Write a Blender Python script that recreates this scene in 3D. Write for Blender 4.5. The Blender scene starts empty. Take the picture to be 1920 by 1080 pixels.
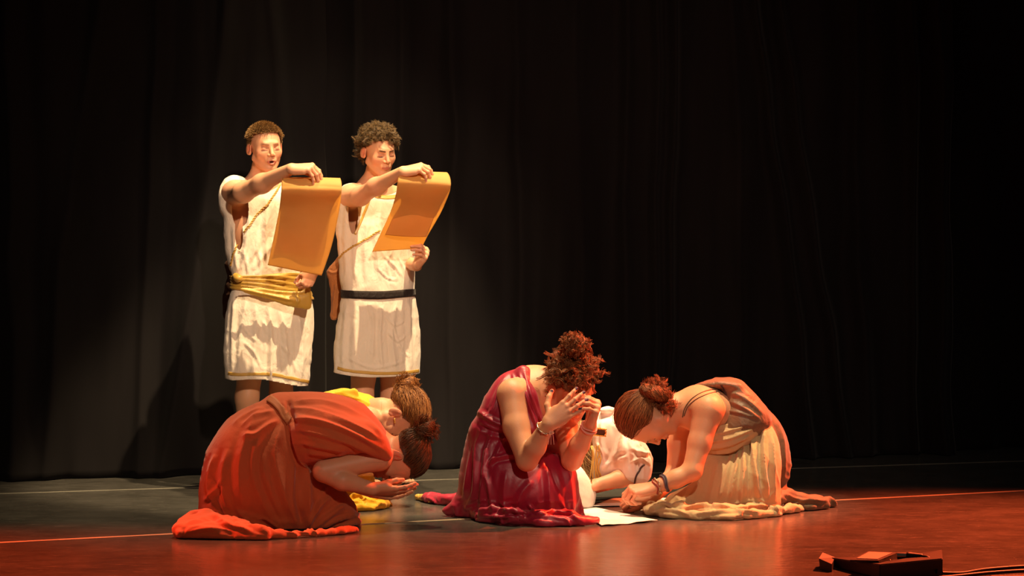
import bpy, math, random
import numpy as np
from mathutils import Vector, Matrix

# ------------------------------------------------------------------ camera, light, exposure
scene = bpy.context.scene
C = scene.collection
FPX, HORIZON, EYE = 4010.0, 520.0, 0.95          # focal length in pixels, horizon row, eye height above the stage

cam_data = bpy.data.cameras.new('camera')
cam_data.lens = 36.0 * FPX / 1920.0
cam_data.sensor_width = 36.0
cam_data.clip_end = 100
cam = bpy.data.objects.new('camera', cam_data)
C.objects.link(cam)
cam.location = (0, 0, EYE)
cam.rotation_euler = (math.radians(90) - math.atan((540 - HORIZON) / FPX), 0, 0)
scene.camera = cam

scene.view_settings.view_transform = 'Standard'
scene.view_settings.look = 'None'
scene.view_settings.gamma = 1.0
scene.view_settings.exposure = 0.0
scene.view_settings.use_curve_mapping = False

world = bpy.data.worlds.new('dark_hall')
scene.world = world
world.use_nodes = True
world.node_tree.nodes['Background'].inputs['Color'].default_value = (0.9, 0.85, 0.85, 1)
world.node_tree.nodes['Background'].inputs['Strength'].default_value = 0.02


def spot(name, loc, aim, watts, colour, angle, blend=0.5, radius=0.08):
    l = bpy.data.lights.new(name, 'SPOT')
    l.energy = watts
    l.color = colour
    l.spot_size = math.radians(angle)
    l.spot_blend = blend
    l.shadow_soft_size = radius
    o = bpy.data.objects.new(name, l)
    C.objects.link(o)
    o.location = loc
    o.rotation_euler = (Vector(aim) - Vector(loc)).to_track_quat('-Z', 'Y').to_euler()
    return o


KEYC = (1.0, 0.71, 0.40)
spot('key_spot', (0.9, 7.5, 6.6), (-0.6, 9.6, 0.6), 3500, KEYC, 24, 0.35, 0.05)
spot('top_spot', (-0.5, 9.85, 6.4), (-0.75, 9.3, 1.0), 1500, KEYC, 34, 0.7, 0.05)
spot('women_spot', (1.0, 8.0, 6.2), (0.5, 8.9, 0.2), 2100, KEYC, 20, 0.6, 0.05)
spot('front_wash', (1.5, 0.8, 4.2), (-0.60, 9.7, 1.25), 1350, (1.0, 0.69, 0.46), 13, 0.6, 0.10)
spot('wide_wash', (1.5, 0.8, 4.4), (0.0, 9.7, 1.0), 980, (1.0, 0.72, 0.52), 34, 1.0, 0.12)
spot('red_spot_left', (-3.9, 8.6, 3.5), (-1.5, 6.5, 0.0), 3300, (1.0, 0.10, 0.028), 46, 0.9, 0.08)
spot('red_spot_right', (3.6, 9.9, 4.3), (1.6, 7.15, 0.0), 9000, (1.0, 0.11, 0.030), 56, 0.9, 0.08)

# ------------------------------------------------------------------ helpers
rng = np.random.default_rng(11)
f32 = np.float32


def W(px, py, d):
    """world point that stands at picture place (px, py) and distance d from the camera"""
    return np.array([(px - 960.0) / FPX * d, d, EYE - (py - HORIZON) / FPX * d])


def proj(V):
    return np.stack([960 + FPX * V[:, 0] / V[:, 1], HORIZON - FPX * (V[:, 2] - EYE) / V[:, 1]], 1)


def nrm(v):
    v = np.asarray(v, float)
    return v / (np.linalg.norm(v) + 1e-12)


def frame(fwd, up):
    f = nrm(fwd)
    u = np.asarray(up, float)
    u = nrm(u - f * np.dot(u, f))
    return np.stack([np.cross(f, u), f, u], 1)     # columns: side, forward, up


def mesh_of(name, V, F, smooth=True):
    me = bpy.data.meshes.new(name)
    V = np.ascontiguousarray(V, dtype=f32)
    F = np.ascontiguousarray(F, dtype=np.int32)
    n = F.shape[1]
    me.vertices.add(len(V))
    me.vertices.foreach_set('co', V.ravel())
    me.loops.add(F.size)
    me.loops.foreach_set('vertex_index', F.ravel())
    me.polygons.add(len(F))
    me.polygons.foreach_set('loop_start', np.arange(0, F.size, n, dtype=np.int32))
    me.polygons.foreach_set('loop_total', np.full(len(F), n, dtype=np.int32))
    me.update(calc_edges=True)
    me.validate()
    me.polygons.foreach_set('use_smooth', np.full(len(me.polygons), smooth))
    return me


def obj(name, V, F, mat, parent=None, col=None, smooth=True, thick=0):
    me = mesh_of(name, V, F, smooth)
    if col is not None:
        a = me.color_attributes.new('Col', 'FLOAT_COLOR', 'POINT')
        c4 = np.ones((len(V), 4), f32)
        c4[:, :3] = col
        a.data.foreach_set('color', c4.ravel())
    me.materials.append(mat)
    o = bpy.data.objects.new(name, me)
    C.objects.link(o)
    if parent is not None:
        o.parent = parent
        o.matrix_parent_inverse = Matrix.Translation(parent.location).inverted() if parent.type == 'EMPTY' else Matrix()
    if thick:
        m = o.modifiers.new('thickness', 'SOLIDIFY')
        m.thickness = thick
        m.offset = -1
    return o


def thing(name, label, cat, loc, group=None):
    o = bpy.data.objects.new(name, None)
    o.empty_display_size = 0.1
    C.objects.link(o)
    o.location = [float(v) for v in loc]
    o['label'] = label
    o['category'] = cat
    if group:
        o['group'] = group
    return o


def tag(o, label, cat, group=None):
    o['label'] = label
    o['category'] = cat
    if group:
        o['group'] = group
    return o


def mat(name, colour=(0.5, 0.5, 0.5), rough=0.6, **kw):
    m = bpy.data.materials.new(name)
    m.use_nodes = True
    nt = m.node_tree
    b = nt.nodes['Principled BSDF']
    b.inputs['Base Color'].default_value = (*colour, 1)
    b.inputs['Roughness'].default_value = rough
    for k, v in kw.items():
        b.inputs[k.replace('_', ' ')].default_value = v
    return m, nt, b


def node(nt, kind, **kw):
    n = nt.nodes.new(kind)
    for k, v in kw.items():
        if hasattr(n, k):
            setattr(n, k, v)
        else:
            n.inputs[k.replace('_', ' ')].default_value = v
    return n


def link(nt, a, b):
    nt.links.new(a, b)


def coords(nt, scale=(1, 1, 1)):
    tc = nt.nodes.new('ShaderNodeTexCoord')
    mp = nt.nodes.new('ShaderNodeMapping')
    mp.inputs['Scale'].default_value = scale
    link(nt, tc.outputs['Object'], mp.inputs['Vector'])
    return mp.outputs['Vector']


def cloth_mat(name, colour, rough=0.85, sheen=0.2, wrinkle=0.35, wscale=14.0, colour2=None, stretch=(1, 1, 0.6), spec=0.3, trans=0.0, aniso=0.0):
    m, nt, b = mat(name, colour, rough)
    b.inputs['Sheen Weight'].default_value = sheen
    b.inputs['Specular IOR Level'].default_value = spec
    vec = coords(nt, stretch)
    n1 = node(nt, 'ShaderNodeTexNoise')
    n1.inputs['Scale'].default_value = wscale
    n1.inputs['Detail'].default_value = 4
    n1.inputs['Distortion'].default_value = 0.4
    link(nt, vec, n1.inputs['Vector'])
    n2 = node(nt, 'ShaderNodeTexNoise')
    n2.inputs['Scale'].default_value = wscale * 28
    link(nt, vec, n2.inputs['Vector'])
    add = node(nt, 'ShaderNodeMath', operation='MULTIPLY_ADD')
    add.inputs[1].default_value = 0.035
    link(nt, n2.outputs['Fac'], add.inputs[0])
    link(nt, n1.outputs['Fac'], add.inputs[2])
    bp = node(nt, 'ShaderNodeBump')
    bp.inputs['Strength'].default_value = wrinkle
    bp.inputs['Distance'].default_value = 0.03
    link(nt, add.outputs[0], bp.inputs['Height'])
    link(nt, bp.outputs['Normal'], b.inputs['Normal'])
    c2 = colour2 or tuple(c * 0.86 for c in colour)
    mx = node(nt, 'ShaderNodeMix', data_type='RGBA')
    mx.inputs['A'].default_value = (*colour, 1)
    mx.inputs['B'].default_value = (*c2, 1)
    n3 = node(nt, 'ShaderNodeTexNoise')
    n3.inputs['Scale'].default_value = 9
    link(nt, vec, n3.inputs['Vector'])
    link(nt, n3.outputs['Fac'], mx.inputs['Factor'])
    link(nt, mx.outputs['Result'], b.inputs['Base Color'])
    if trans:
        out = nt.nodes['Material Output']
        tr = node(nt, 'ShaderNodeBsdfTranslucent')
        tr.inputs['Color'].default_value = (*colour, 1)
        ms = node(nt, 'ShaderNodeMixShader')
        ms.inputs[0].default_value = trans
        link(nt, b.outputs[0], ms.inputs[1])
        link(nt, tr.outputs[0], ms.inputs[2])
        link(nt, ms.outputs[0], out.inputs['Surface'])
    return m


def skin_mat(name):
    m, nt, b = mat(name, (0.6, 0.35, 0.25), 0.48)
    at = node(nt, 'ShaderNodeVertexColor')
    at.layer_name = 'Col'
    link(nt, at.outputs['Color'], b.inputs['Base Color'])
    b.inputs['Subsurface Weight'].default_value = 0.25
    b.inputs['Subsurface Radius'].default_value = (0.9, 0.3, 0.15)
    b.inputs['Subsurface Scale'].default_value = 0.012
    b.inputs['Specular IOR Level'].default_value = 0.4
    n1 = node(nt, 'ShaderNodeTexNoise')
    n1.inputs['Scale'].default_value = 220
    link(nt, coords(nt), n1.inputs['Vector'])
    bp = node(nt, 'ShaderNodeBump')
    bp.inputs['Strength'].default_value = 0.15
    bp.inputs['Distance'].default_value = 0.002
    link(nt, n1.outputs['Fac'], bp.inputs['Height'])
    link(nt, bp.outputs['Normal'], b.inputs['Normal'])
    return m


def hair_mat(name, c1, c2, rough=0.38):
    m, nt, b = mat(name, c1, .5)
    at = node(nt, 'ShaderNodeVertexColor')
    at.layer_name = 'Col'
    mx = node(nt, 'ShaderNodeMix', data_type='RGBA')
    mx.inputs['A'].default_value = (*c1, 1)
    mx.inputs['B'].default_value = (*c2, 1)
    sp = node(nt, 'ShaderNodeSeparateColor')
    link(nt, at.outputs['Color'], sp.inputs['Color'])
    link(nt, sp.outputs[0], mx.inputs['Factor'])
    link(nt, mx.outputs['Result'], b.inputs['Base Color'])
    b.inputs['Specular IOR Level'].default_value = 0.35
    return m


# ---- implicit surfaces -------------------------------------------------------
def smin(a, b, k):
    if k <= 0:
        return np.minimum(a, b)
    h = np.maximum(k - np.abs(a - b), 0) / k
    return np.minimum(a, b) - h * h * k * 0.25


def smax(a, b, k):
    return -smin(-a, -b, k)


class Field:
    def __init__(self):
        self.ops = []

    def _add(self, lo, hi, fn, k, sub):
        self.ops.append((np.asarray(lo, float), np.asarray(hi, float), fn, k, sub))
        return self

    def cone(self, a, b, ra, rb, k=0.02, sub=False, flat=None):
        a = np.asarray(a, float)
        b = np.asarray(b, float)
        r = max(ra, rb)
        ab = b - a
        L2 = float(ab @ ab) + 1e-9

        def fn(X, Y, Z):
            px, py, pz = X - a[0], Y - a[1], Z - a[2]
            t = np.clip((px * ab[0] + py * ab[1] + pz * ab[2]) / L2, 0, 1)
            return np.sqrt((px - t * ab[0]) ** 2 + (py - t * ab[1]) ** 2 + (pz - t * ab[2]) ** 2) - (ra + (rb - ra) * t)
        return self._add(np.minimum(a, b) - r, np.maximum(a, b) + r, fn, k, sub)

    def chain(self, pts, radii, k=0.02, sub=False):
        for i in range(len(pts) - 1):
            self.cone(pts[i], pts[i + 1], radii[i], radii[i + 1], k, sub)
        return self

    def ell(self, c, r, R=None, k=0.02, sub=False):
        c = np.asarray(c, float)
        r = np.asarray(r, float)
        R = np.eye(3) if R is None else np.asarray(R, float)
        ext = np.sqrt(((R * r) ** 2).sum(1))

        def fn(X, Y, Z):
            px, py, pz = X - c[0], Y - c[1], Z - c[2]
            q = [px * R[0, i] + py * R[1, i] + pz * R[2, i] for i in range(3)]
            k0 = np.sqrt((q[0] / r[0]) ** 2 + (q[1] / r[1]) ** 2 + (q[2] / r[2]) ** 2)
            k1 = np.sqrt((q[0] / r[0] ** 2) ** 2 + (q[1] / r[1] ** 2) ** 2 + (q[2] / r[2] ** 2) ** 2)
            return k0 * (k0 - 1) / (k1 + 1e-9)
        return self._add(c - ext, c + ext, fn, k, sub)

    def pillow(self, poly, D, depth=1.0, k=0.02, tilt=(0, 0), curve=True, cap=None, sub=False):
        """a puffed volume whose side outline is the polygon, round through its depth"""
        P = np.array([W(x, y, D) for x, y in poly])[:, [0, 2]]
        if curve:
            P = catmull(P, 5, True)
        h = 0.008
        lo = P.min(0) - 0.06
        hi = P.max(0) + 0.06
        xs = np.arange(lo[0], hi[0], h)
        zs = np.arange(lo[1], hi[1], h)
        GX, GZ = np.meshgrid(xs, zs, indexing='ij')
        sd = poly_sd(GX, GZ, P)
        inside = sd < 0
        Rm = float(-sd.min())
        cgr = 2 * min(Rm, 0.12)
        u = np.where(inside, 0, -sd * cgr)
        u = np.where(inside, -sd * cgr, u)
        for it in range(700):
            v = 0.25 * (u[2:, 1:-1] + u[:-2, 1:-1] + u[1:-1, 2:] + u[1:-1, :-2]) + h * h
            u[1:-1, 1:-1] = np.where(inside[1:-1, 1:-1], v, u[1:-1, 1:-1])
        if cap:
            pos = np.maximum(u, 0)
            c2 = cap * cap
            u = np.where(u > 0, c2 * (1 - np.exp(-pos / c2)), u)
        um = float(u.max())
        R = math.sqrt(um)
        xc, zc = P.mean(0)

        def fn(X, Y, Z):
            x = np.clip((X - xs[0]) / h, 0, len(xs) - 1.001)
            z = np.clip((Z - zs[0]) / h, 0, len(zs) - 1.001)
            xi = x.astype(int)
            zi = z.astype(int)
            fx = x - xi
            fz = z - zi
            uu = (u[xi, zi] * (1 - fx) * (1 - fz) + u[xi + 1, zi] * fx * (1 - fz) + u[xi, zi + 1] * (1 - fx) * fz + u[xi + 1, zi + 1] * fx * fz)
            dy = (Y - D - tilt[0] * (X - xc) - tilt[1] * (Z - zc)) / depth
            return (np.sqrt(np.maximum(dy * dy + um - uu, 0)) - R) * min(1, depth)
        ty = abs(tilt[0]) * np.ptp(P[:, 0]) / 2 + abs(tilt[1]) * np.ptp(P[:, 1]) / 2
        return self._add((lo[0] + .05, D - R * depth - ty, lo[1] + .05), (hi[0] - .05, D + R * depth + ty, hi[1] - .05), fn, k, sub)

    def bounds(self):
        lo = np.min([o[0] for o in self.ops if not o[4]], 0)
        hi = np.max([o[1] for o in self.ops if not o[4]], 0)
        return lo, hi

    def grid(self, lo, hi, h):
        ax = [np.arange(lo[i], hi[i] + h, h) for i in range(3)]
        F = np.full([len(a) for a in ax], 0.2, f32)
        for (l, u, fn, k, sub) in self.ops:
            m = max(k, 2 * h) + 0.004
            s = []
            for i in range(3):
                i0 = max(int((l[i] - m - ax[i][0]) / h), 0)
                i1 = min(int((u[i] + m - ax[i][0]) / h) + 2, len(ax[i]))
                s.append((i0, i1))
            if any(b <= a for a, b in s):
                continue
            X = ax[0][s[0][0]:s[0][1], None, None].astype(f32)
            Y = ax[1][None, s[1][0]:s[1][1], None].astype(f32)
            Z = ax[2][None, None, s[2][0]:s[2][1]].astype(f32)
            d = fn(X, Y, Z)
            B = F[s[0][0]:s[0][1], s[1][0]:s[1][1], s[2][0]:s[2][1]]
            B[...] = smax(B, -d, k) if sub else smin(B, d, k)
        return F, ax

    def surf(self, h, lo=None, hi=None, floor=None, cut=None):
        l, u = self.bounds()
        lo = l - 3 * h - 0.01 if lo is None else np.asarray(lo, float)
        hi = u + 3 * h + 0.01 if hi is None else np.asarray(hi, float)
        if floor is not None:
            lo = np.array([lo[0], lo[1], floor - 3 * h])
        F, ax = self.grid(lo, hi, h)
        if floor is not None:
            F = np.maximum(F, (floor - ax[2])[None, None, :].astype(f32))
        if cut is not None:
            F = cut(F, ax)
        V, Q = nets(F, ax)
        self.last = (F, ax)
        return V, Q

    def refit(self, V, Q):
        """draw the vertices back onto the surface"""
        F, ax = self.last
        h = ax[0][1] - ax[0][0]
        N = vnormals(V, Q)
        q = (V - np.array([x[0] for x in ax])) / h
        q = np.clip(q, 0, np.array(F.shape) - 1.001)
        i = q.astype(int)
        f = q - i
        d = 0
        for dx in (0, 1):
            for dy in (0, 1):
                for dz in (0, 1):
                    w = (f[:, 0] if dx else 1 - f[:, 0]) * (f[:, 1] if dy else 1 - f[:, 1]) * (f[:, 2] if dz else 1 - f[:, 2])
                    d = d + w * F[i[:, 0] + dx, i[:, 1] + dy, i[:, 2] + dz]
        return V - N * np.clip(d, -h * .5, h * .5)[:, None]


def nets(F, ax):
    h = ax[0][1] - ax[0][0]
    S = F < 0
    n = np.array(F.shape)
    cnt = np.zeros(n - 1, np.int8)
    for dx in (0, 1):
        for dy in (0, 1):
            for dz in (0, 1):
                cnt += S[dx:n[0] - 1 + dx, dy:n[1] - 1 + dy, dz:n[2] - 1 + dz]
    act = (cnt > 0) & (cnt < 8)
    I = np.argwhere(act)
    if len(I) == 0:
        return np.zeros((0, 3)), np.zeros((0, 4), int)
    idx = np.full(n - 1, -1, np.int32)
    idx[act] = np.arange(len(I))
    acc = np.zeros((len(I), 3))
    num = np.zeros(len(I))
    cs = [(0, 0, 0), (1, 0, 0), (0, 1, 0), (1, 1, 0), (0, 0, 1), (1, 0, 1), (0, 1, 1), (1, 1, 1)]
    for a in range(8):
        for b in range(a + 1, 8):
            if sum(abs(cs[a][i] - cs[b][i]) for i in range(3)) != 1:
                continue
            pa = I + cs[a]
            pb = I + cs[b]
            fa = F[pa[:, 0], pa[:, 1], pa[:, 2]].astype(float)
            fb = F[pb[:, 0], pb[:, 1], pb[:, 2]].astype(float)
            m = (fa < 0) != (fb < 0)
            t = np.where(m, fa / np.where(m, fa - fb, 1), 0)
            acc += np.where(m[:, None], pa + (pb - pa) * t[:, None], 0)
            num += m
    V = acc / num[:, None] * h + np.array([ax[0][0], ax[1][0], ax[2][0]])
    Q = []
    for d in range(3):
        e = [0, 0, 0]
        e[d] = 1
        A = S[:n[0] - e[0], :n[1] - e[1], :n[2] - e[2]]
        B = S[e[0]:, e[1]:, e[2]:]
        E = np.argwhere(A != B)
        o1, o2 = [(1, 2), (2, 0), (0, 1)][d]
        ok = (E[:, o1] > 0) & (E[:, o2] > 0) & (E[:, o1] < n[o1] - 1) & (E[:, o2] < n[o2] - 1)
        E = E[ok]
        flip = A[E[:, 0], E[:, 1], E[:, 2]]
        v1 = np.zeros(3, int)
        v1[o1] = 1
        v2 = np.zeros(3, int)
        v2[o2] = 1
        q = np.stack([idx[tuple((E - v1 - v2).T)], idx[tuple((E - v2).T)], idx[tuple(E.T)], idx[tuple((E - v1).T)]], 1)
        q[~flip] = q[~flip][:, ::-1]
        Q.append(q)
    return V, np.concatenate(Q)


def vnormals(V, F):
    n = np.cross(V[F[:, 2]] - V[F[:, 0]], V[F[:, 3]] - V[F[:, 1]])
    N = np.zeros_like(V)
    for i in range(4):
        for c in range(3):
            N[:, c] += np.bincount(F[:, i], n[:, c], len(V))
    return N / (np.linalg.norm(N, axis=1, keepdims=True) + 1e-12)


def relax(V, F, it=2, w=0.5):
    for _ in range(it):
        S = np.zeros_like(V)
        c = np.zeros(len(V))
        for i in range(4):
            for j in (1, 3):
                k = (i + j) % 4
                for a in range(3):
                    S[:, a] += np.bincount(F[:, i], V[F[:, k], a], len(V))
                c += np.bincount(F[:, i], minlength=len(V))
        ok = c > 0
        V[ok] = V[ok] * (1 - w) + S[ok] / c[ok, None] * w
    return V


def poly_sd(X, Z, P):
    d = np.full(X.shape, 1e9)
    ins = np.zeros(X.shape, bool)
    n = len(P)
    for i in range(n):
        a = P[i]
        b = P[(i + 1) % n]
        e = b - a
        wx, wz = X - a[0], Z - a[1]
        t = np.clip((wx * e[0] + wz * e[1]) / (e @ e + 1e-12), 0, 1)
        d = np.minimum(d, (wx - t * e[0]) ** 2 + (wz - t * e[1]) ** 2)
        c = ((a[1] > Z) != (b[1] > Z)) & (X < (b[0] - a[0]) * (Z - a[1]) / (b[1] - a[1] + 1e-12) + a[0])
        ins ^= c
    d = np.sqrt(d)
    return np.where(ins, -d, d)


def catmull(P, n=6, closed=False):
    P = np.asarray(P, float)
    m = len(P)
    out = []
    for i in range(m if closed else m - 1):
        if closed:
            p0, p1, p2, p3 = P[i - 1], P[i], P[(i + 1) % m], P[(i + 2) % m]
        else:
            p0, p1, p2, p3 = P[max(i - 1, 0)], P[i], P[i + 1], P[min(i + 2, m - 1)]
        for t in np.linspace(0, 1, n, endpoint=False):
            out.append(0.5 * ((2 * p1) + (-p0 + p2) * t + (2 * p0 - 5 * p1 + 4 * p2 - p3) * t * t + (-p0 + 3 * p1 - 3 * p2 + p3) * t ** 3))
    if not closed:
        out.append(P[-1])
    return np.array(out)


def vnoise(P, seed=0):
    P = np.asarray(P)
    i = np.floor(P).astype(np.int64)
    f = P - i
    f = f * f * (3 - 2 * f)
    r = 0

    def hsh(a, b, c):
        n = (a * 73856093) ^ (b * 19349663) ^ (c * 83492791) ^ (seed * 2654435761)
        n = (n ^ (n >> 13)) * 1274126177
        n = n ^ (n >> 16)
        return (n & 0xFFFF) / 65535.0
    for dx in (0, 1):
        for dy in (0, 1):
            for dz in (0, 1):
                w = (f[:, 0] if dx else 1 - f[:, 0]) * (f[:, 1] if dy else 1 - f[:, 1]) * (f[:, 2] if dz else 1 - f[:, 2])
                r = r + w * hsh(i[:, 0] + dx, i[:, 1] + dy, i[:, 2] + dz)
    return r


def folds(V, F, strokes, noise=None, every_side=0.35):
    """push the cloth in and out along fold lines: (points, width m, height m)"""
    N = vnormals(V, F)
    p = proj(V)
    sc = FPX / V[:, 1]
    view = V - np.array([0, 0, EYE])
    view /= np.linalg.norm(view, axis=1, keepdims=True)
    front = np.clip(-(N * view).sum(1) * 2 + 0.6, 0, 1)
    disp = np.zeros(len(V))
    for st in strokes:
        pts, w, a = st[:3]
        S = catmull(pts, 5) if len(pts) > 2 else np.linspace(pts[0], pts[-1], 6)
        L = len(S) - 1
        lo = S.min(0) - 3 * w * 520
        hi = S.max(0) + 3 * w * 520
        m = np.where((p[:, 0] > lo[0]) & (p[:, 0] < hi[0]) & (p[:, 1] > lo[1]) & (p[:, 1] < hi[1]) & (front > 0))[0]
        if len(m) == 0:
            continue
        q = p[m]
        best = np.full(len(m), 1e9)
        side = np.zeros(len(m))
        tt = np.zeros(len(m))
        for i in range(L):
            e = S[i + 1] - S[i]
            wv = q - S[i]
            t = np.clip((wv @ e) / (e @ e + 1e-9), 0, 1)
            d = np.linalg.norm(wv - t[:, None] * e, axis=1)
            b = d < best
            best = np.where(b, d, best)
            side = np.where(b, np.sign(e[0] * wv[:, 1] - e[1] * wv[:, 0]), side)
            tt = np.where(b, (i + t) / L, tt)
        x = best / sc[m] / w
        taper = np.clip(np.minimum(tt, 1 - tt) * 5, 0.12, 1)
        # sharp crest, soft flanks; the hollow beside it is deeper on one side
        prof = np.exp(-(x ** 1.15) * 1.5) - 0.35 * np.exp(-((x - 1.5) ** 2) * 2.2) * np.where(side > 0, 1.3, 0.5)
        disp[m] += a * taper * prof * front[m]
    if noise:
        for (scale, amp, seed) in noise:
            n = vnoise(V * np.array(scale) + 3 * (vnoise(V * 4.0, seed + 9)[:, None]), seed)
            disp += amp * ((1 - np.abs(2 * n - 1)) ** 1.6 - 0.4) * np.clip(front + every_side, 0, 1)
    return V + N * disp[:, None]


def tubes(P, r, sides=3, seed=1, taper=0.5):
    """P: strands (S,T,3) -> tube mesh"""
    P = np.asarray(P, float)
    S, T, _ = P.shape
    g = np.gradient(P, axis=1)
    g /= np.linalg.norm(g, axis=2, keepdims=True) + 1e-9
    ref = np.random.default_rng(seed).normal(size=(S, 1, 3))
    n1 = np.cross(g, ref)
    n1 /= np.linalg.norm(n1, axis=2, keepdims=True) + 1e-9
    n2 = np.cross(g, n1)
    rr = np.asarray(r, float)
    if rr.ndim == 0:
        rr = np.full(S, float(rr))
    t = np.linspace(0, 1, T)
    prof = (1 - taper * t ** 2)[None, :, None] * rr[:, None, None]
    V = []
    for k in range(sides):
        a = 2 * math.pi * k / sides
        V.append(P + (n1 * math.cos(a) + n2 * math.sin(a)) * prof)
    V = np.stack(V, 2).reshape(-1, 3)       # index = (s*T + t)*sides + k
    s, tt, k = np.meshgrid(np.arange(S), np.arange(T - 1), np.arange(sides), indexing='ij')
    a = (s * T + tt) * sides + k
    b = (s * T + tt) * sides + (k + 1) % sides
    c = (s * T + tt + 1) * sides + (k + 1) % sides
    d = (s * T + tt + 1) * sides + k
    F = np.stack([a, b, c, d], -1).reshape(-1, 4)
    return V, F


def tube1(pts, r, sides=8, n=8):
    P = catmull(pts, n) if len(pts) > 2 else np.linspace(np.array(pts[0], float), np.array(pts[1], float), 3)
    V, F = tubes(P[None], r, sides, 2, 0)
    k = len(V)
    caps = []
    V = np.vstack([V, P[0], P[-1]])
    for i in range(sides):
        caps.append([k, (i + 1) % sides, i, k])
    return V, F


def join(parts):
    Vs, Fs, o = [], [], 0
    for V, F in parts:
        Vs.append(V)
        Fs.append(F + o)
        o += len(V)
    return np.vstack(Vs), np.vstack(Fs)


def box(lo, hi):
    x0, y0, z0 = lo
    x1, y1, z1 = hi
    V = np.array([(x0, y0, z0), (x1, y0, z0), (x1, y1, z0), (x0, y1, z0), (x0, y0, z1), (x1, y0, z1), (x1, y1, z1), (x0, y1, z1)], float)
    F = np.array([(3, 2, 1, 0), (4, 5, 6, 7), (0, 1, 5, 4), (1, 2, 6, 5), (2, 3, 7, 6), (3, 0, 4, 7)])
    return V, F


def sheet(fn, nu, nv):
    U, Vv = np.meshgrid(np.linspace(0, 1, nu), np.linspace(0, 1, nv), indexing='ij')
    P = fn(U.ravel(), Vv.ravel())
    i, j = np.meshgrid(np.arange(nu - 1), np.arange(nv - 1), indexing='ij')
    a = (i * nv + j).ravel()
    F = np.stack([a, a + nv, a + nv + 1, a + 1], 1)
    return P, F


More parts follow.
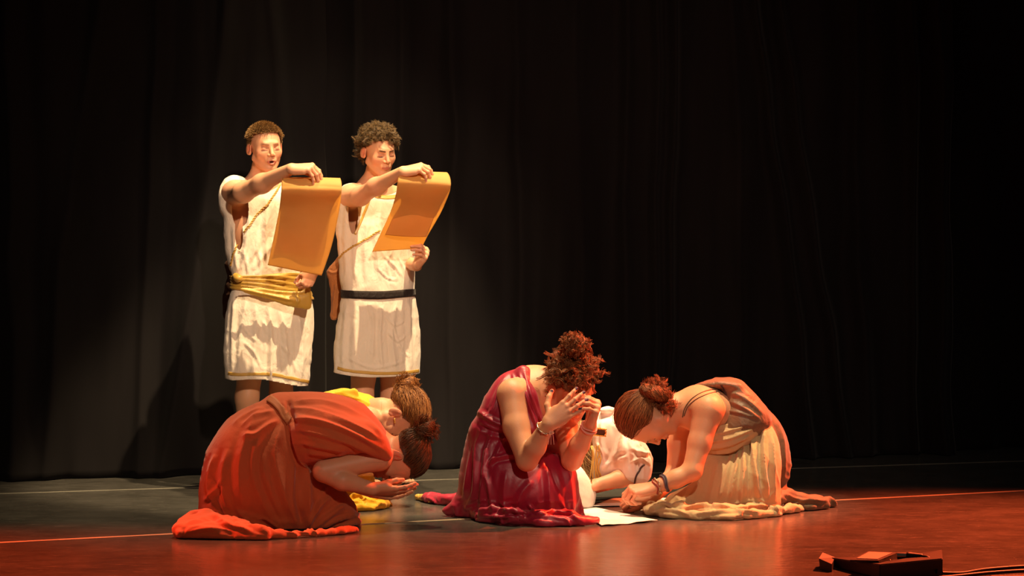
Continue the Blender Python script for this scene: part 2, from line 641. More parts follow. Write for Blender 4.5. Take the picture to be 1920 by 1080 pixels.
# ---- people ------------------------------------------------------------------
class Body:
    def __init__(self, skin, seed=0):
        self.f = Field()
        self.skin = np.array(skin)
        self.paint = []      # (a, b, radius, colour, strength)
        self.fine = []       # (lo, hi, h)
        self.seed = seed

    def head(self, c, fwd, up, s=1.0, mouth_open=False, fem=False, fine=0.0022, ears=True, lip=(0.50, 0.16, 0.12), brow=(0.10, 0.05, 0.025), nose=1.0):
        R = frame(fwd, up)
        self.hR, self.hc, self.hs = R, np.array(c, float), s
        L = lambda x, y, z: self.hc + R @ (np.array([x, y, z]) * s)
        self.L = L
        f = self.f
        e = lambda p, r, k=.01, sub=False, RR=R: f.ell(L(*p), np.array(r) * s, RR, k * s, sub)
        cn = lambda p, q, ra, rb, k=.01, sub=False: f.cone(L(*p), L(*q), ra * s, rb * s, k * s, sub)
        e((0, -.018, .030), (.073, .092, .080), .01)
        e((0, .030, -.020), (.058, .058, .078), .03)
        w = .046 if fem else .050
        for sx in (-1, 1):
            cn((sx * (w + .004), .002, -.050), (sx * .016, .056, -.094), .016, .016, .028)
            e((sx * .040, .052, -.024), (.020, .020, .020), .022)
        e((0, .062, -.096), (.018 if fem else .021, .017, .015), .018)
        cn((-.027, .075, .023), (.027, .075, .023), .011, .011, .014)
        for sx in (-1, 1):
            e((sx * .031, .093, .002), (.018, .018, .0125), .010, True)
            e((sx * .031, .0670, -.001), (.0135, .0135, .0120), .003)
            cn((sx * .020, .0785, -.0085), (sx * .043, .0725, -.0075), .0020, .0018, .003, False)
        cn((0, .082, .012), (0, .101 * nose + .101 * (1 - nose), -.026), .0065, .0095, .010)
        for sx in (-1, 1):
            e((sx * .0115, .090, -.031), (.0075, .009, .0065), .005)
            e((sx * .006, .0955, -.0375), (.0035, .004, .003), .002, True)
        e((0, .078, -.058), (.026, .014, .016), .012)
        for sx in (-1, 1):
            cn((sx * .021, .0805, -.0605), (sx * .004, .0905, -.0565), .0026, .0042, .004)
            cn((sx * .021, .0800, -.0625), (sx * .004, .0890, -.0680 - (.006 if mouth_open else 0)), .0026, .0050, .004)
        if mouth_open:
            e((0, .092, -.0635), (.012, .014, .0048), .003, True)
            self.dab(L(-.007, .083, -.0635), L(.007, .083, -.0635), .0062 * s, (.05, .01, .01), 1)
        else:
            cn((-.020, .088, -.0618), (.020, .088, -.0618), .0012, .0012, .003, True)
            self.dab(L(-.02, .087, -.0618), L(.02, .087, -.0618), .0016 * s, (.18, .05, .04), .8)
        if ears:
            for sx in (-1, 1):
                Re = R @ np.array(Matrix.Rotation(sx * .36, 3, 'Z') @ Matrix.Rotation(-.2, 3, 'X'))
                e((sx * .081, -.012, -.004), (.0058, .0185, .029), .005, False, Re)
                e((sx * .0875, -.003, -.001), (.0070, .0125, .021), .003, True, Re)
                cn((sx * .0835, -.012, .012), (sx * .0835, -.013, -.012), .0032, .0026, .003)
                cn((sx * .078, -.004, -.027), (sx * .077, .0, -.020), .0048, .005, .008)
                self.dab(L(sx * .083, -.006, .004), L(sx * .083, -.004, -.012), .016 * s, (.62, .16, .10), .65)
        for sx in (-1, 1):
            self.dab(L(sx * .013, .088, .0190), L(sx * .036, .084, .0235), .0034 * s, brow, .85)
            self.dab(L(sx * .036, .084, .0235), L(sx * .050, .070, .0185), .0026 * s, brow, .8)
            self.dab(L(sx * .019, .081, -.0088), L(sx * .044, .075, -.008), .0027 * s, (.05, .02, .015), .9)
            self.dab(L(sx * .022, .080, .0), L(sx * .040, .078, .0), .008 * s, (.55, .22, .15), .35)
            self.dab(L(sx * .006, .097, -.0375), L(sx * .006, .093, -.037), .0032 * s, (.12, .03, .02), .8)
            self.dab(L(sx * .044, .06, -.03), L(sx * .04, .066, -.04), .022 * s, (.80, .28, .18), .30)
            self.dab(L(sx * .019, .084, -.0605), L(0, .093, -.0582), .0036 * s, lip, .85)
            self.dab(L(sx * .018, .084, -.064), L(0, .092, -.068 - (.006 if mouth_open else 0)), .0042 * s, lip, .85)
        ext = .14 * s
        self.fine.append((self.hc - ext, self.hc + ext, fine))
        return self

    def loc(self, px, py, d):
        return tuple(self.hR.T @ (W(px, py, d) - self.hc) / self.hs)

    def dab(self, a, b, r, col, k):
        self.paint.append((np.asarray(a, float), np.asarray(b, float), r, np.array(col), k))

    def hand(self, wrist, fdir, back, thumb_side, curls=((.3, .3, .2),) * 4, spread=(.12, .03, -.05, -.14), thumb=((.55, .5), (.2,)), s=1.0,
             nails=None, fine=0.0018, wr=(.026, .019), thumb_dir=None, thumb_len=1.0):
        """wrist point, finger direction, direction of the back of the hand, thumb_side +1/-1 along side axis"""
        y = nrm(fdir)
        z = np.asarray(back, float)
        z = nrm(z - y * np.dot(z, y))
        x = np.cross(y, z) * thumb_side
        B = np.stack([x, y, z], 1)
        o = np.asarray(wrist, float)
        L = lambda a, b, c: o + B @ (np.array([a, b, c]) * s)
        f = self.f
        # palm: four metacarpal bars with a thenar pad
        bases = [(.029, .092, .002), (.0095, .096, .004), (-.0105, .091, .003), (-.029, .081, -.001)]
        for i, bs in enumerate(bases):
            f.cone(L(bs[0] * .55, .008, 0), L(*bs), .0155 * s, .0108 * s, .014 * s)
        f.cone(L(.018, .022, -.008), L(.030, .055, -.010), .016 * s, .013 * s, .014 * s)
        f.cone(L(-.022, .020, -.008), L(-.030, .060, -.008), .013 * s, .011 * s, .014 * s)
        f.ell(L(0, .05, -.004), (.034 * s, .045 * s, .013 * s), B, .012 * s)
        lens = [(.040, .025, .020), (.044, .029, .021), (.041, .027, .021), (.032, .020, .019)]
        rad = [(.0092, .0084, .0078, .0068), (.0094, .0087, .0080, .0070), (.0090, .0083, .0077, .0067), (.0080, .0073, .0068, .0060)]
        self.tips = []
        for i in range(4):
            p = np.array(bases[i])
            a = 0
            sp = spread[i]
            pts = [p]
            for j in range(3):
                a += curls[i][j]
                d = np.array([math.sin(sp) * math.cos(a), math.cos(sp) * math.cos(a), -math.sin(a)])
                p = p + d * lens[i][j]
                pts.append(p)
            W3 = [L(*q) for q in pts]
            for j in range(3):
                f.cone(W3[j], W3[j + 1], rad[i][j] * s, rad[i][j + 1] * s, (.006 if j == 0 else .0025) * s)
            f.ell(W3[1], np.array([.0096, .0096, .0096]) * s * rad[i][1] / .0087, None, .003)
            self.tips.append(W3[3])
            nd = np.array([0, math.sin(a), math.cos(a)])
            nd = B @ nd
            if nails is not None:
                dd = nrm(W3[3] - W3[2])
                q0 = W3[3] - dd * .004 * s + nd * rad[i][3] * s * .85
                self.dab(q0, q0 + dd * .005 * s, .0062 * s, nails, 1)
            else:
                dd = nrm(W3[3] - W3[2])
                q0 = W3[3] - dd * .002 * s + nd * rad[i][3] * s
                self.dab(q0, q0 + dd * .004 * s, .0045 * s, (.85, .55, .45), .5)
            self.dab(W3[1], W3[1], .009 * s, (.62, .24, .16), .25)
        td = thumb_dir if thumb_dir is not None else (.72, .62, -.30)
        td = nrm(td)
        t0 = np.array([.022, .024, -.006])
        t1 = t0 + td * .042
        t2 = t1 + nrm(td + np.array([-.25, .35, -.05])) * .032 * thumb_len
        t3 = t2 + nrm(td + np.array([-.45, .45, -.05])) * .025 * thumb_len
        f.chain([L(*t0), L(*t1), L(*t2), L(*t3)], [.0145 * s, .0112 * s, .0100 * s, .0082 * s], .007 * s)
        q0 = L(*(t3 + np.array([0, 0, .008])))
        self.dab(q0, q0, .006 * s, nails if nails is not None else (.85, .55, .45), 1 if nails is not None else .4)
        self.fine.append((L(0, .085, -.02) - .108 * s, L(0, .085, -.02) + .108 * s, fine))
        self.L3 = L
        return self

    def limb(self, pts, radii, k=.03):
        self.f.chain(pts, radii, k)
        return self

    def build(self, name, material, parent, h=.004):
        parts = []
        boxes = [(np.array(a), np.array(b), hh) for a, b, hh in self.fine]
        V, F = self.f.surf(h)
        V = self.f.refit(relax(V, F, 2, .5), F)
        cen = V[F].mean(1)
        keep = np.ones(len(F), bool)
        for a, b, hh in boxes:
            keep &= ~((cen > a + h * .8) & (cen < b - h * .8)).all(1)
        parts.append((V, F[keep]))
        for bi, (a, b, hh) in enumerate(boxes):
            v, q = self.f.surf(hh, a, b)
            if len(v) == 0:
                continue
            v = self.f.refit(relax(v, q, 1, .5), q)
            cc = v[q].mean(1)
            kp = np.ones(len(q), bool)
            for a2, b2, _ in boxes[:bi]:
                kp &= ~((cc > a2 + hh * 2) & (cc < b2 - hh * 2)).all(1)
            parts.append((v, q[kp]))
        V, F = join(parts)
        used = np.zeros(len(V), bool)
        used[F.ravel()] = True
        remap = np.cumsum(used) - 1
        V = V[used]
        F = remap[F]
        col = np.tile(self.skin, (len(V), 1))
        n = vnoise(V * 28, self.seed)[:, None] - .5
        col = col * (1 + .10 * n)
        col[:, 1] *= (1 - .10 * (vnoise(V * 11, 3) - .3))
        for a, b, r, cc, k in self.paint:
            ab = b - a
            t = np.clip(((V - a) @ ab) / (ab @ ab + 1e-12), 0, 1)
            d = np.linalg.norm(V - a - t[:, None] * ab, axis=1)
            w = (k * np.clip(1.35 - d / r, 0, .35) / .35)[:, None] if r < .012 else (k * np.exp(-(d / r) ** 2))[:, None]
            col = col * (1 - w) + cc * w
        return obj(name, V, F, material, parent, col)


def slerp(a, b, t):
    om = np.arccos(np.clip((a * b).sum(-1, keepdims=True), -1, 1))
    so = np.sin(om) + 1e-6
    return np.sin((1 - t) * om) / so * a + np.sin(t * om) / so * b


def scalp(B, dirs, lift):
    """points on the scalp in head space for unit directions"""
    r = np.array([.0765, .0955, .084]) + lift[..., None] if np.ndim(lift) else np.array([.0765, .0955, .084]) + lift
    # ellipsoid radius along dirs
    rad = 1 / np.sqrt(((dirs / r) ** 2).sum(-1, keepdims=True))
    return np.array([0, -.018, .030]) + dirs * rad


def hairy(d, face=.42, low=-.35, nape=-.55):
    x, y, z = d[..., 0], d[..., 1], d[..., 2]
    line = nape + (low - nape) * np.clip((y + .75) / .5, 0, 1) + .30 * np.clip((y + .30) / .35, 0, 1)
    t = np.clip((y - .30) / .24, 0, 1)
    line = line * (1 - t) + (face + .08 * np.maximum(.25 - np.abs(x), 0)) * t
    return z - line


def on_scalp(n, g, face=.42, low=-.35, nape=-.55):
    """random directions over the hair-bearing part of the head"""
    d = g.normal(size=(n * 6, 3))
    d /= np.linalg.norm(d, axis=1, keepdims=True)
    return d[hairy(d, face, low, nape) > .16 * g.random(n * 6) ** 2][:n]


def hair_obj(Vw, F, nstr, material, parent, name='hair', seed=0):
    g = np.random.default_rng(seed)
    per = len(Vw) // nstr
    c = np.repeat(g.random(nstr) ** 1.3, per)
    return obj(name, Vw, F, material, parent, np.stack([c, c, c], 1))


def to_world(B, P):
    return B.hc + (P * B.hs) @ B.hR.T


def updo(B, bun_dir, n=1300, seed=1, lift=.006, wild=.003, face=.42, low=-.35, nape=-.55, r=.0007):
    n = int(n * 2.6)
    g = np.random.default_rng(seed)
    d = on_scalp(n, g, face, low, nape)
    b = nrm(bun_dir)
    T = 12
    t = np.linspace(0, 1, T)[None, :, None]
    bb = b + g.normal(size=(n, 3)) * .10
    bb /= np.linalg.norm(bb, axis=1, keepdims=True)
    D = slerp(d[:, None, :], bb[:, None, :], t)
    D /= np.linalg.norm(D, axis=2, keepdims=True)
    tt = np.linspace(0, 1, T)[None, :]
    lf = -.003 + (lift + .003 + g.random((n, 1)) * .006) * np.clip(tt * 3.5, 0, 1) ** .7 + .004 * np.sin(d[:, :1] * 37 + d[:, 1:2] * 29) * np.clip(tt * 3, 0, 1)
    P = scalp(B, D, lf)
    P += (np.cumsum(g.normal(size=(n, T, 3)), 1)) * wild * .35
    V, F = tubes(P, g.uniform(.7, 1.5, n) * r, 3, seed, .2)
    return to_world(B, V), F, n


def fluff(B, c, r, n=60, seed=8, length=.03, rad=.007):
    g = np.random.default_rng(seed)
    d = g.normal(size=(n, 3))
    d /= np.linalg.norm(d, axis=1, keepdims=True)
    return curls(B, np.array(c) + d * r * .75, d * .5 + g.normal(size=(n, 3)) * .6, length, rad, 1.1, seed, .0006, 12, jit=.8)


def bun(B, c, r, n=260, seed=2, squash=(1, 1, 1), rr=.0014, loops=1.6):
    n = int(n * 2.2)
    rr = rr * .6
    g = np.random.default_rng(seed)
    T = 26
    t = np.linspace(0, 2 * math.pi * loops, T)[None, :]
    ph = g.random((n, 1)) * 6.28
    th = g.normal(size=(n, 1)) * .9
    # strands wound around a small torus
    minor = r * g.uniform(.25, .52, (n, 1))
    R0 = r * .58
    q = t * g.choice([1, 1, -1], (n, 1)) + ph
    w = q * g.uniform(.8, 2.6, (n, 1)) + th * 3
    x = (R0 + minor * np.cos(w)) * np.cos(q)
    y = (R0 + minor * np.cos(w)) * np.sin(q)
    z = minor * np.sin(w)
    P = np.stack([x, z, y], -1)
    rot = np.array(Matrix.Rotation(.6, 3, 'X') @ Matrix.Rotation(.4, 3, 'Y'))
    P = P @ rot.T * np.array(squash) * (1 + .18 * vnoise(P.reshape(-1, 3) * 60, 4).reshape(n, T, 1)) + np.array(c)
    V, F = tubes(P, g.uniform(.7, 1.6, n) * rr, 3, seed, .1)
    return to_world(B, V), F, n


def curls(B, roots, out, length=.05, rad=.006, n_turn=2.5, seed=3, rr=.0012, per=5, droop=.0, T=18, jit=.35):
    """bundles of helical locks"""
    g = np.random.default_rng(seed)
    n = len(roots)
    t = np.linspace(0, 1, T)[None, :]
    P = []
    d = out + g.normal(size=(n, 3)) * jit
    d /= np.linalg.norm(d, axis=1, keepdims=True)
    a = np.cross(d, g.normal(size=(n, 3)))
    a /= np.linalg.norm(a, axis=1, keepdims=True)
    b = np.cross(d, a)
    ln = length * g.uniform(.6, 1.25, (n, 1))
    rd = rad * g.uniform(.6, 1.3, (n, 1))
    ph = g.random((n, 1)) * 6.28
    tn = n_turn * g.uniform(.7, 1.3, (n, 1))
    bend = np.cross(d, g.normal(size=(n, 3))) * length * .5
    for k in range(per):
        q = ph + tn * 6.28 * t + g.normal() * .15
        rk = rd * (1 + .15 * g.normal(size=(n, 1)))
        p = roots[:, None, :] + d[:, None, :] * (ln * t)[..., None] + a[:, None, :] * (rk * np.cos(q) * np.minimum(t * 4, 1))[..., None] + b[:, None, :] * (rk * np.sin(q) * np.minimum(t * 4, 1))[..., None] + bend[:, None, :] * (t ** 2)[..., None]
        p = p + g.normal(size=(n, 1, 3)) * .0017 * (1 + np.linspace(0, 1, T)[None, :, None])
        P.append(p)
    P = np.concatenate(P)
    V, F = tubes(P, g.uniform(.7, 1.4, len(P)) * rr, 3, seed, .4)
    return to_world(B, V), F, len(P)


def cap(B, lift=.0015, face=.42, low=-.35, nape=-.55):
    """the close under-layer of hair, ending at the hairline"""
    u = np.linspace(0, 2 * math.pi, 160)
    v = np.linspace(-.95, .9999, 110)
    U, Z = np.meshgrid(u, v, indexing='ij')
    r = np.sqrt(1 - Z * Z)
    d = np.stack([r * np.cos(U), r * np.sin(U), Z], -1).reshape(-1, 3)
    P = scalp(B, d, lift)
    i, j = np.meshgrid(np.arange(159), np.arange(109), indexing='ij')
    k = (i * 110 + j).ravel()
    F = np.stack([k, k + 110, k + 111, k + 1], 1)
    ok = hairy(d, face, low, nape) > .02
    F = F[ok[F].all(1)]
    return to_world(B, P), F


def hair(B, material, parent, sets, seed=0, capc=.15, name='hair', use_cap=True, line=(.42, -.35, -.55)):
    parts, cols = [], []
    g = np.random.default_rng(seed)
    if use_cap:
        V, F = cap(B, .0015, *line)
        parts.append((V, F))
        cols.append(np.full(len(V), capc))
    for V, F, n in sets:
        parts.append((V, F))
        cols.append(np.repeat(g.random(n) ** 1.3, len(V) // n))
    V, F = join(parts)
    c = np.concatenate(cols)
    return obj(name, V, F, material, parent, np.stack([c, c, c], 1))


def puddle(V, F, amp, seed, sc=(3.0, 17, 24)):
    """gathered ripples where cloth lies heaped on the stage"""
    N = vnormals(V, F)
    w = np.clip((.10 - V[:, 2]) / .07, 0, 1) * np.clip(V[:, 2] / .008, 0, 1)
    q = V * np.array(sc) + 1.1 * (vnoise(V * 7.0, seed)[:, None] - .5) * np.array([1, 4, 3])
    n = 1 - np.abs(2 * vnoise(q, seed + 1) - 1)
    n2 = 1 - np.abs(2 * vnoise(q * 1.7 + 5, seed + 2) - 1)
    d = amp * (1.25 * n ** 3.2 - .45 + .25 * (n2 ** 2 - .4))
    return V + N * (d * w)[:, None] * np.array([1, 1, .8])


def garment(name, fld, material, parent, h=.005, floor=None, strokes=(), noise=None, cuts=(), thick=0, relaxn=2, col=None, post=None, pud=0):
    V, F = fld.surf(h, floor=floor)
    V = relax(V, F, relaxn)
    if pud:
        V = puddle(V, F, pud, len(F) % 97)
    V = folds(V, F, strokes, noise)
    if floor is not None:
        V[:, 2] = np.maximum(V[:, 2], floor)
    if post is not None:
        V = post(V, F)
    if cuts:
        sel = np.zeros(len(V), bool)
        for c in cuts:
            sel |= c(V) < 0
        kf = ~(sel[F].all(1))
        F = F[kf]
        # draw the ragged rim onto the cut
        bd = sel.copy()
        used = np.zeros(len(V), bool)
        used[F.ravel()] = True
        m = np.where(bd & used)[0]
        for c in cuts:
            for _ in range(3):
                p = V[m]
                d = c(p)
                e = 1e-3
                gx = np.stack([(c(p + np.eye(3)[i] * e) - d) / e for i in range(3)], 1)
                g2 = (gx ** 2).sum(1) + 1e-6
                mv = (d < 0)
                V[m[mv]] -= gx[mv] * (d[mv] / g2[mv])[:, None]
        remap = np.cumsum(used) - 1
        V = V[used]
        F = remap[F]
    return obj(name, V, F, material, parent, None, True, thick)


def ell_cut(c, r, R=None):
    c = np.asarray(c, float)
    r = np.asarray(r, float)
    R = np.eye(3) if R is None else R
    return lambda P: (np.linalg.norm(((P - c) @ R) / r, axis=1) - 1) * r.min()
from mathutils.bvhtree import BVHTree

# ------------------------------------------------------------------ materials
SKIN = skin_mat('skin')
CREAM_CLOTH = cloth_mat('cream_cotton', (0.84, 0.77, 0.65), wrinkle=0.42, wscale=19, colour2=(0.76, 0.67, 0.54))
GOLD_TRIM = cloth_mat('gold_ribbon', (0.62, 0.38, 0.08), rough=0.4, sheen=0, spec=0.7, wrinkle=0.2)
MUSTARD = cloth_mat('mustard_satin', (0.55, 0.33, 0.045), rough=0.45, sheen=0.1, spec=0.6, wrinkle=0.3)
LEATHER = cloth_mat('tan_suede', (0.46, 0.17, 0.05), rough=0.8, sheen=0.2, wrinkle=0.4, wscale=30)
DARK_LEATHER = cloth_mat('dark_suede', (0.10, 0.04, 0.022), rough=0.85, sheen=0.1, wrinkle=0.4)
BLACK_WEB = cloth_mat('black_webbing', (0.018, 0.012, 0.010), rough=0.7, sheen=0.1, wrinkle=0.3, wscale=60)
PARCH = cloth_mat('parchment', (0.88, 0.60, 0.22), rough=0.6, sheen=0, wrinkle=0.10, wscale=7, colour2=(0.80, 0.50, 0.15), trans=0.55, stretch=(1, 1, 3))
RUST = cloth_mat('rust_jersey', (0.56, 0.115, 0.035), rough=0.8, sheen=0.25, wrinkle=0.22, wscale=12, colour2=(0.50, 0.095, 0.030))
RUST_BAND = cloth_mat('rust_belt', (0.46, 0.14, 0.045), rough=0.6, sheen=0.1, wrinkle=0.1)
YELLOW = cloth_mat('yellow_satin', (0.85, 0.50, 0.02), rough=0.55, sheen=0.2, wrinkle=0.35, colour2=(0.75, 0.40, 0.015))
CRIMSON = cloth_mat('crimson_satin', (0.30, 0.003, 0.026), rough=0.45, sheen=0.1, wrinkle=0.16, wscale=10, colour2=(0.28, 0.002, 0.028), spec=0.6)
WHITE_CLOTH = cloth_mat('white_cotton', (0.88, 0.83, 0.76), wrinkle=0.3, wscale=10)
BEIGE = cloth_mat('beige_chiffon', (0.60, 0.47, 0.26), rough=0.75, sheen=0.3, wrinkle=0.2, wscale=16, colour2=(0.56, 0.40, 0.20), trans=0.12)
TAUPE = cloth_mat('taupe_taffeta', (0.17, 0.105, 0.058), rough=0.5, sheen=0.2, wrinkle=0.35, wscale=18, spec=0.5, colour2=(0.17, 0.09, 0.048))
TAUPE_DARK = cloth_mat('taupe_skirt', (0.14, 0.09, 0.048), rough=0.65, sheen=0.2, wrinkle=0.25, wscale=14)
HAIR_SANDY = hair_mat('sandy_hair', (0.15, 0.08, 0.030), (0.46, 0.27, 0.10))
HAIR_BROWN = hair_mat('brown_curls', (0.03, 0.018, 0.009), (0.30, 0.19, 0.08))
HAIR_CHESTNUT = hair_mat('chestnut_hair', (0.045, 0.018, 0.008), (0.22, 0.085, 0.028))
HAIR_AUBURN = hair_mat('auburn_hair', (0.12, 0.040, 0.012), (0.48, 0.20, 0.055))
HAIR_RED = hair_mat('red_brown_hair', (0.085, 0.026, 0.010), (0.40, 0.14, 0.045))
HAIR_CURLY = hair_mat('copper_curls', (0.06, 0.022, 0.010), (0.50, 0.17, 0.05))
HAIR_BLOND = hair_mat('dark_blond_hair', (0.16, 0.08, 0.025), (0.50, 0.32, 0.14))
PAPER = mat('white_paper', (0.86, 0.84, 0.78), 0.7)[0]
SILVER = mat('silver', (0.75, 0.62, 0.45), 0.25, Metallic=1.0)[0]
GOLD = mat('gold', (0.85, 0.55, 0.15), 0.25, Metallic=1.0)[0]
BRAID_DARK = mat('dark_cord', (0.05, 0.03, 0.03), 0.7)[0]
BRAID_RED = mat('red_cord', (0.30, 0.04, 0.03), 0.7)[0]
BRAID_PINK = mat('pink_cord', (0.75, 0.35, 0.28), 0.7)[0]
DENIM = mat('slate_cord', (0.08, 0.07, 0.10), 0.7)[0]

# ------------------------------------------------------------------ the stage
def floor_material():
    m, nt, b = mat('stage_vinyl', (0.05, 0.05, 0.045), 0.3)
    vec = coords(nt, (1, 1, 1))
    vs = coords(nt, (0.6, 5.0, 1))
    n = node(nt, 'ShaderNodeTexNoise')
    n.inputs['Scale'].default_value = 5.0
    n.inputs['Detail'].default_value = 9
    n.inputs['Roughness'].default_value = 0.7
    link(nt, vec, n.inputs['Vector'])
    r = node(nt, 'ShaderNodeValToRGB')
    r.color_ramp.elements[0].position = 0.3
    r.color_ramp.elements[0].color = (0.044, 0.042, 0.036, 1)
    r.color_ramp.elements[1].position = 0.75
    r.color_ramp.elements[1].color = (0.080, 0.076, 0.066, 1)
    link(nt, n.outputs['Fac'], r.inputs['Fac'])
    # scuffs: long thin light scratches
    s = node(nt, 'ShaderNodeTexNoise')
    s.inputs['Scale'].default_value = 9.0
    s.inputs['Detail'].default_value = 6
    s.inputs['Roughness'].default_value = 0.85
    s.inputs['Distortion'].default_value = 1.5
    link(nt, vs, s.inputs['Vector'])
    sr = node(nt, 'ShaderNodeValToRGB')
    sr.color_ramp.elements[0].position = 0.555
    sr.color_ramp.elements[0].color = (0, 0, 0, 1)
    sr.color_ramp.elements[1].position = 0.66
    sr.color_ramp.elements[1].color = (1, 1, 1, 1)
    link(nt, s.outputs['Fac'], sr.inputs['Fac'])
    v = node(nt, 'ShaderNodeTexVoronoi')
    v.inputs['Scale'].default_value = 14.0
    link(nt, vec, v.inputs['Vector'])
    vr = node(nt, 'ShaderNodeMath', operation='LESS_THAN')
    vr.inputs[1].default_value = 0.045
    link(nt, v.outputs['Distance'], vr.inputs[0])
    ad = node(nt, 'ShaderNodeMath', operation='MAXIMUM')
    link(nt, sr.outputs['Color'], ad.inputs[0])
    link(nt, vr.outputs[0], ad.inputs[1])
    mx = node(nt, 'ShaderNodeMix', data_type='RGBA')
    mx.inputs['B'].default_value = (0.17, 0.16, 0.14, 1)
    link(nt, ad.outputs[0], mx.inputs['Factor'])
    link(nt, r.outputs['Color'], mx.inputs['A'])
    link(nt, mx.outputs['Result'], b.inputs['Base Color'])
    rr = node(nt, 'ShaderNodeMapRange')
    rr.inputs['To Min'].default_value = 0.13
    rr.inputs['To Max'].default_value = 0.30
    link(nt, n.outputs['Fac'], rr.inputs['Value'])
    link(nt, rr.outputs['Result'], b.inputs['Roughness'])
    bp = node(nt, 'ShaderNodeBump')
    bp.inputs['Strength'].default_value = 0.25
    bp.inputs['Distance'].default_value = 0.004
    n5 = node(nt, 'ShaderNodeTexNoise')
    n5.inputs['Scale'].default_value = 30
    n5.inputs['Detail'].default_value = 5
    link(nt, vec, n5.inputs['Vector'])
    link(nt, n5.outputs['Fac'], bp.inputs['Height'])
    link(nt, bp.outputs['Normal'], b.inputs['Normal'])
    b.inputs['Specular IOR Level'].default_value = 0.5
    return m


fl = obj('floor', *box((-7, 2.5, -0.1), (7, 14.5, 0)), floor_material(), smooth=False)
fl['kind'] = 'structure'
BLACK = mat('black_wall', (0.006, 0.006, 0.006), 0.9)[0]
wb = obj('wall_back', *box((-7, 14.5, 0), (7, 14.7, 7)), BLACK, smooth=False)
wb['kind'] = 'structure'


def tape_line(p0, p1, width, label, colour):
    a, b = [(EYE * FPX / (y - HORIZON), x) for x, y in (p0, p1)]
    A = np.array([(a[1] - 960) / FPX * a[0], a[0]])
    Bp = np.array([(b[1] - 960) / FPX * b[0], b[0]])
    n = np.array([-(Bp - A)[1], (Bp - A)[0]])
    n = n / np.linalg.norm(n) * width / 2

    def fn(u, v):
        c = A[None] + (Bp - A)[None] * u[:, None] + n[None] * (2 * v[:, None] - 1) * (1 + .12 * np.sin(u * 90)[:, None])
        return np.stack([c[:, 0], c[:, 1], np.full(len(u), .0012)], 1)
    V, F = sheet(fn, 160, 2)
    m = cloth_mat('tape_' + label[:4], colour, rough=0.5, sheen=0, wrinkle=0.1)
    o = obj('floor_tape', V, F, m, None, None, False, 0.001)
    tag(o, label, 'tape', 'tape strips on the stage floor')


tape_line((-60, 1021), (2000, 916.5), 0.030, 'long pale tape strip crossing the floor just behind the orange dress', (0.42, 0.33, 0.22))
tape_line((-60, 928), (2000, 862), 0.026, 'faint tape strip on the floor close to the curtain', (0.22, 0.21, 0.17))


def curtain_material():
    m, nt, b = mat('black_velour', (0.030, 0.027, 0.027), 0.9)
    b.inputs['Sheen Weight'].default_value = 0.035
    b.inputs['Sheen Roughness'].default_value = 0.45
    b.inputs['Specular IOR Level'].default_value = 0.1
    n = node(nt, 'ShaderNodeTexNoise')
    n.inputs['Scale'].default_value = 3
    n.inputs['Detail'].default_value = 6
    link(nt, coords(nt, (2, 2, .5)), n.inputs['Vector'])
    r = node(nt, 'ShaderNodeValToRGB')
    r.color_ramp.elements[0].color = (0.0060, 0.0052, 0.0056, 1)
    r.color_ramp.elements[1].color = (0.013, 0.0115, 0.0120, 1)
    link(nt, n.outputs['Fac'], r.inputs['Fac'])
    link(nt, r.outputs['Color'], b.inputs['Base Color'])
    return m


CURT = curtain_material()
PX = lambda px: (px - 960) / FPX * 10.6
FOLDS = [(PX(a_), PX(b_), m_, w_) for a_, b_, m_, w_ in ((425, 330, .10, .075), (300, 290, .05, .05), (210, 120, .06, .07), (60, 60, .05, .06), (520, 560, .04, .05), (662, 672, .06, .04), (742, 738, .06, .045), (830, 845, .05, .05),
         (960, 955, .05, .05), (1080, 1085, .05, .06), (1172, 1180, .05, .04), (1228, 1245, .07, .030), (1262, 1270, .07, .028), (1445, 1540, .09, .035), (1500, 1610, .09, .035), (1640, 1665, .06, .05), (1756, 1775, .10, .04), (1812, 1830, .08, .045), (1385, 1400, .05, .05))]


def curtain(x0, x1, seed, label, dy=0.0):
    """hanging velour between two world x positions along the slanted batten line"""
    g = np.random.default_rng(seed)
    L = x1 - x0
    fr = g.uniform(5, 34, 9)
    ph = g.uniform(0, 6.28, 9)
    am = g.uniform(.008, .034, 9) * 9 / (fr + 4)
    lean = g.uniform(-.05, .05, 9)

    def fn(u, v):
        x = x0 + u * L
        z = v ** 1.0 * 4.6
        off = np.zeros_like(u)
        for i in range(9):
            warp = lean[i] * (4.6 - z) * 1.2 + .05 * np.sin(z * 1.1 + ph[i])
            s = np.sin(fr[i] * (x + warp) + ph[i])
            off += am[i] * np.sign(s) * np.abs(s) ** 1.4
        for (xt, xb, amp_, wd) in FOLDS:
            xc = xb + (xt - xb) * np.clip(z / 2.2, 0, 1.6) + .02 * np.sin(z * 1.7 + xt * 5)
            q = (x - xc) / wd
            off -= amp_ * np.exp(-q * q) * (1 + .5 * np.tanh(q * 2))
        hh = np.exp(-z * 3.2)
        off += hh * .05 * (np.sin(x * 9 + 2) + .6 * np.sin(x * 23 + 1)) - hh * .07
        y = 10.80 + .319 * x + dy + off
        P = np.stack([x, y, z + .004], 1)
        P[:, 0] += .03 * vnoise(P * 3, 5)
        P[:, 1] += .02 * (vnoise(P * np.array([5, 5, 1.2]), 7) - .5)
        return P
    V, F = sheet(fn, int(L * 90), 130)
    V[:, 2] = np.maximum(V[:, 2], .003)
    return tag(obj('stage_curtain', V, F, CURT, None, None, True, 0.004), label, 'curtain', 'black stage curtains')


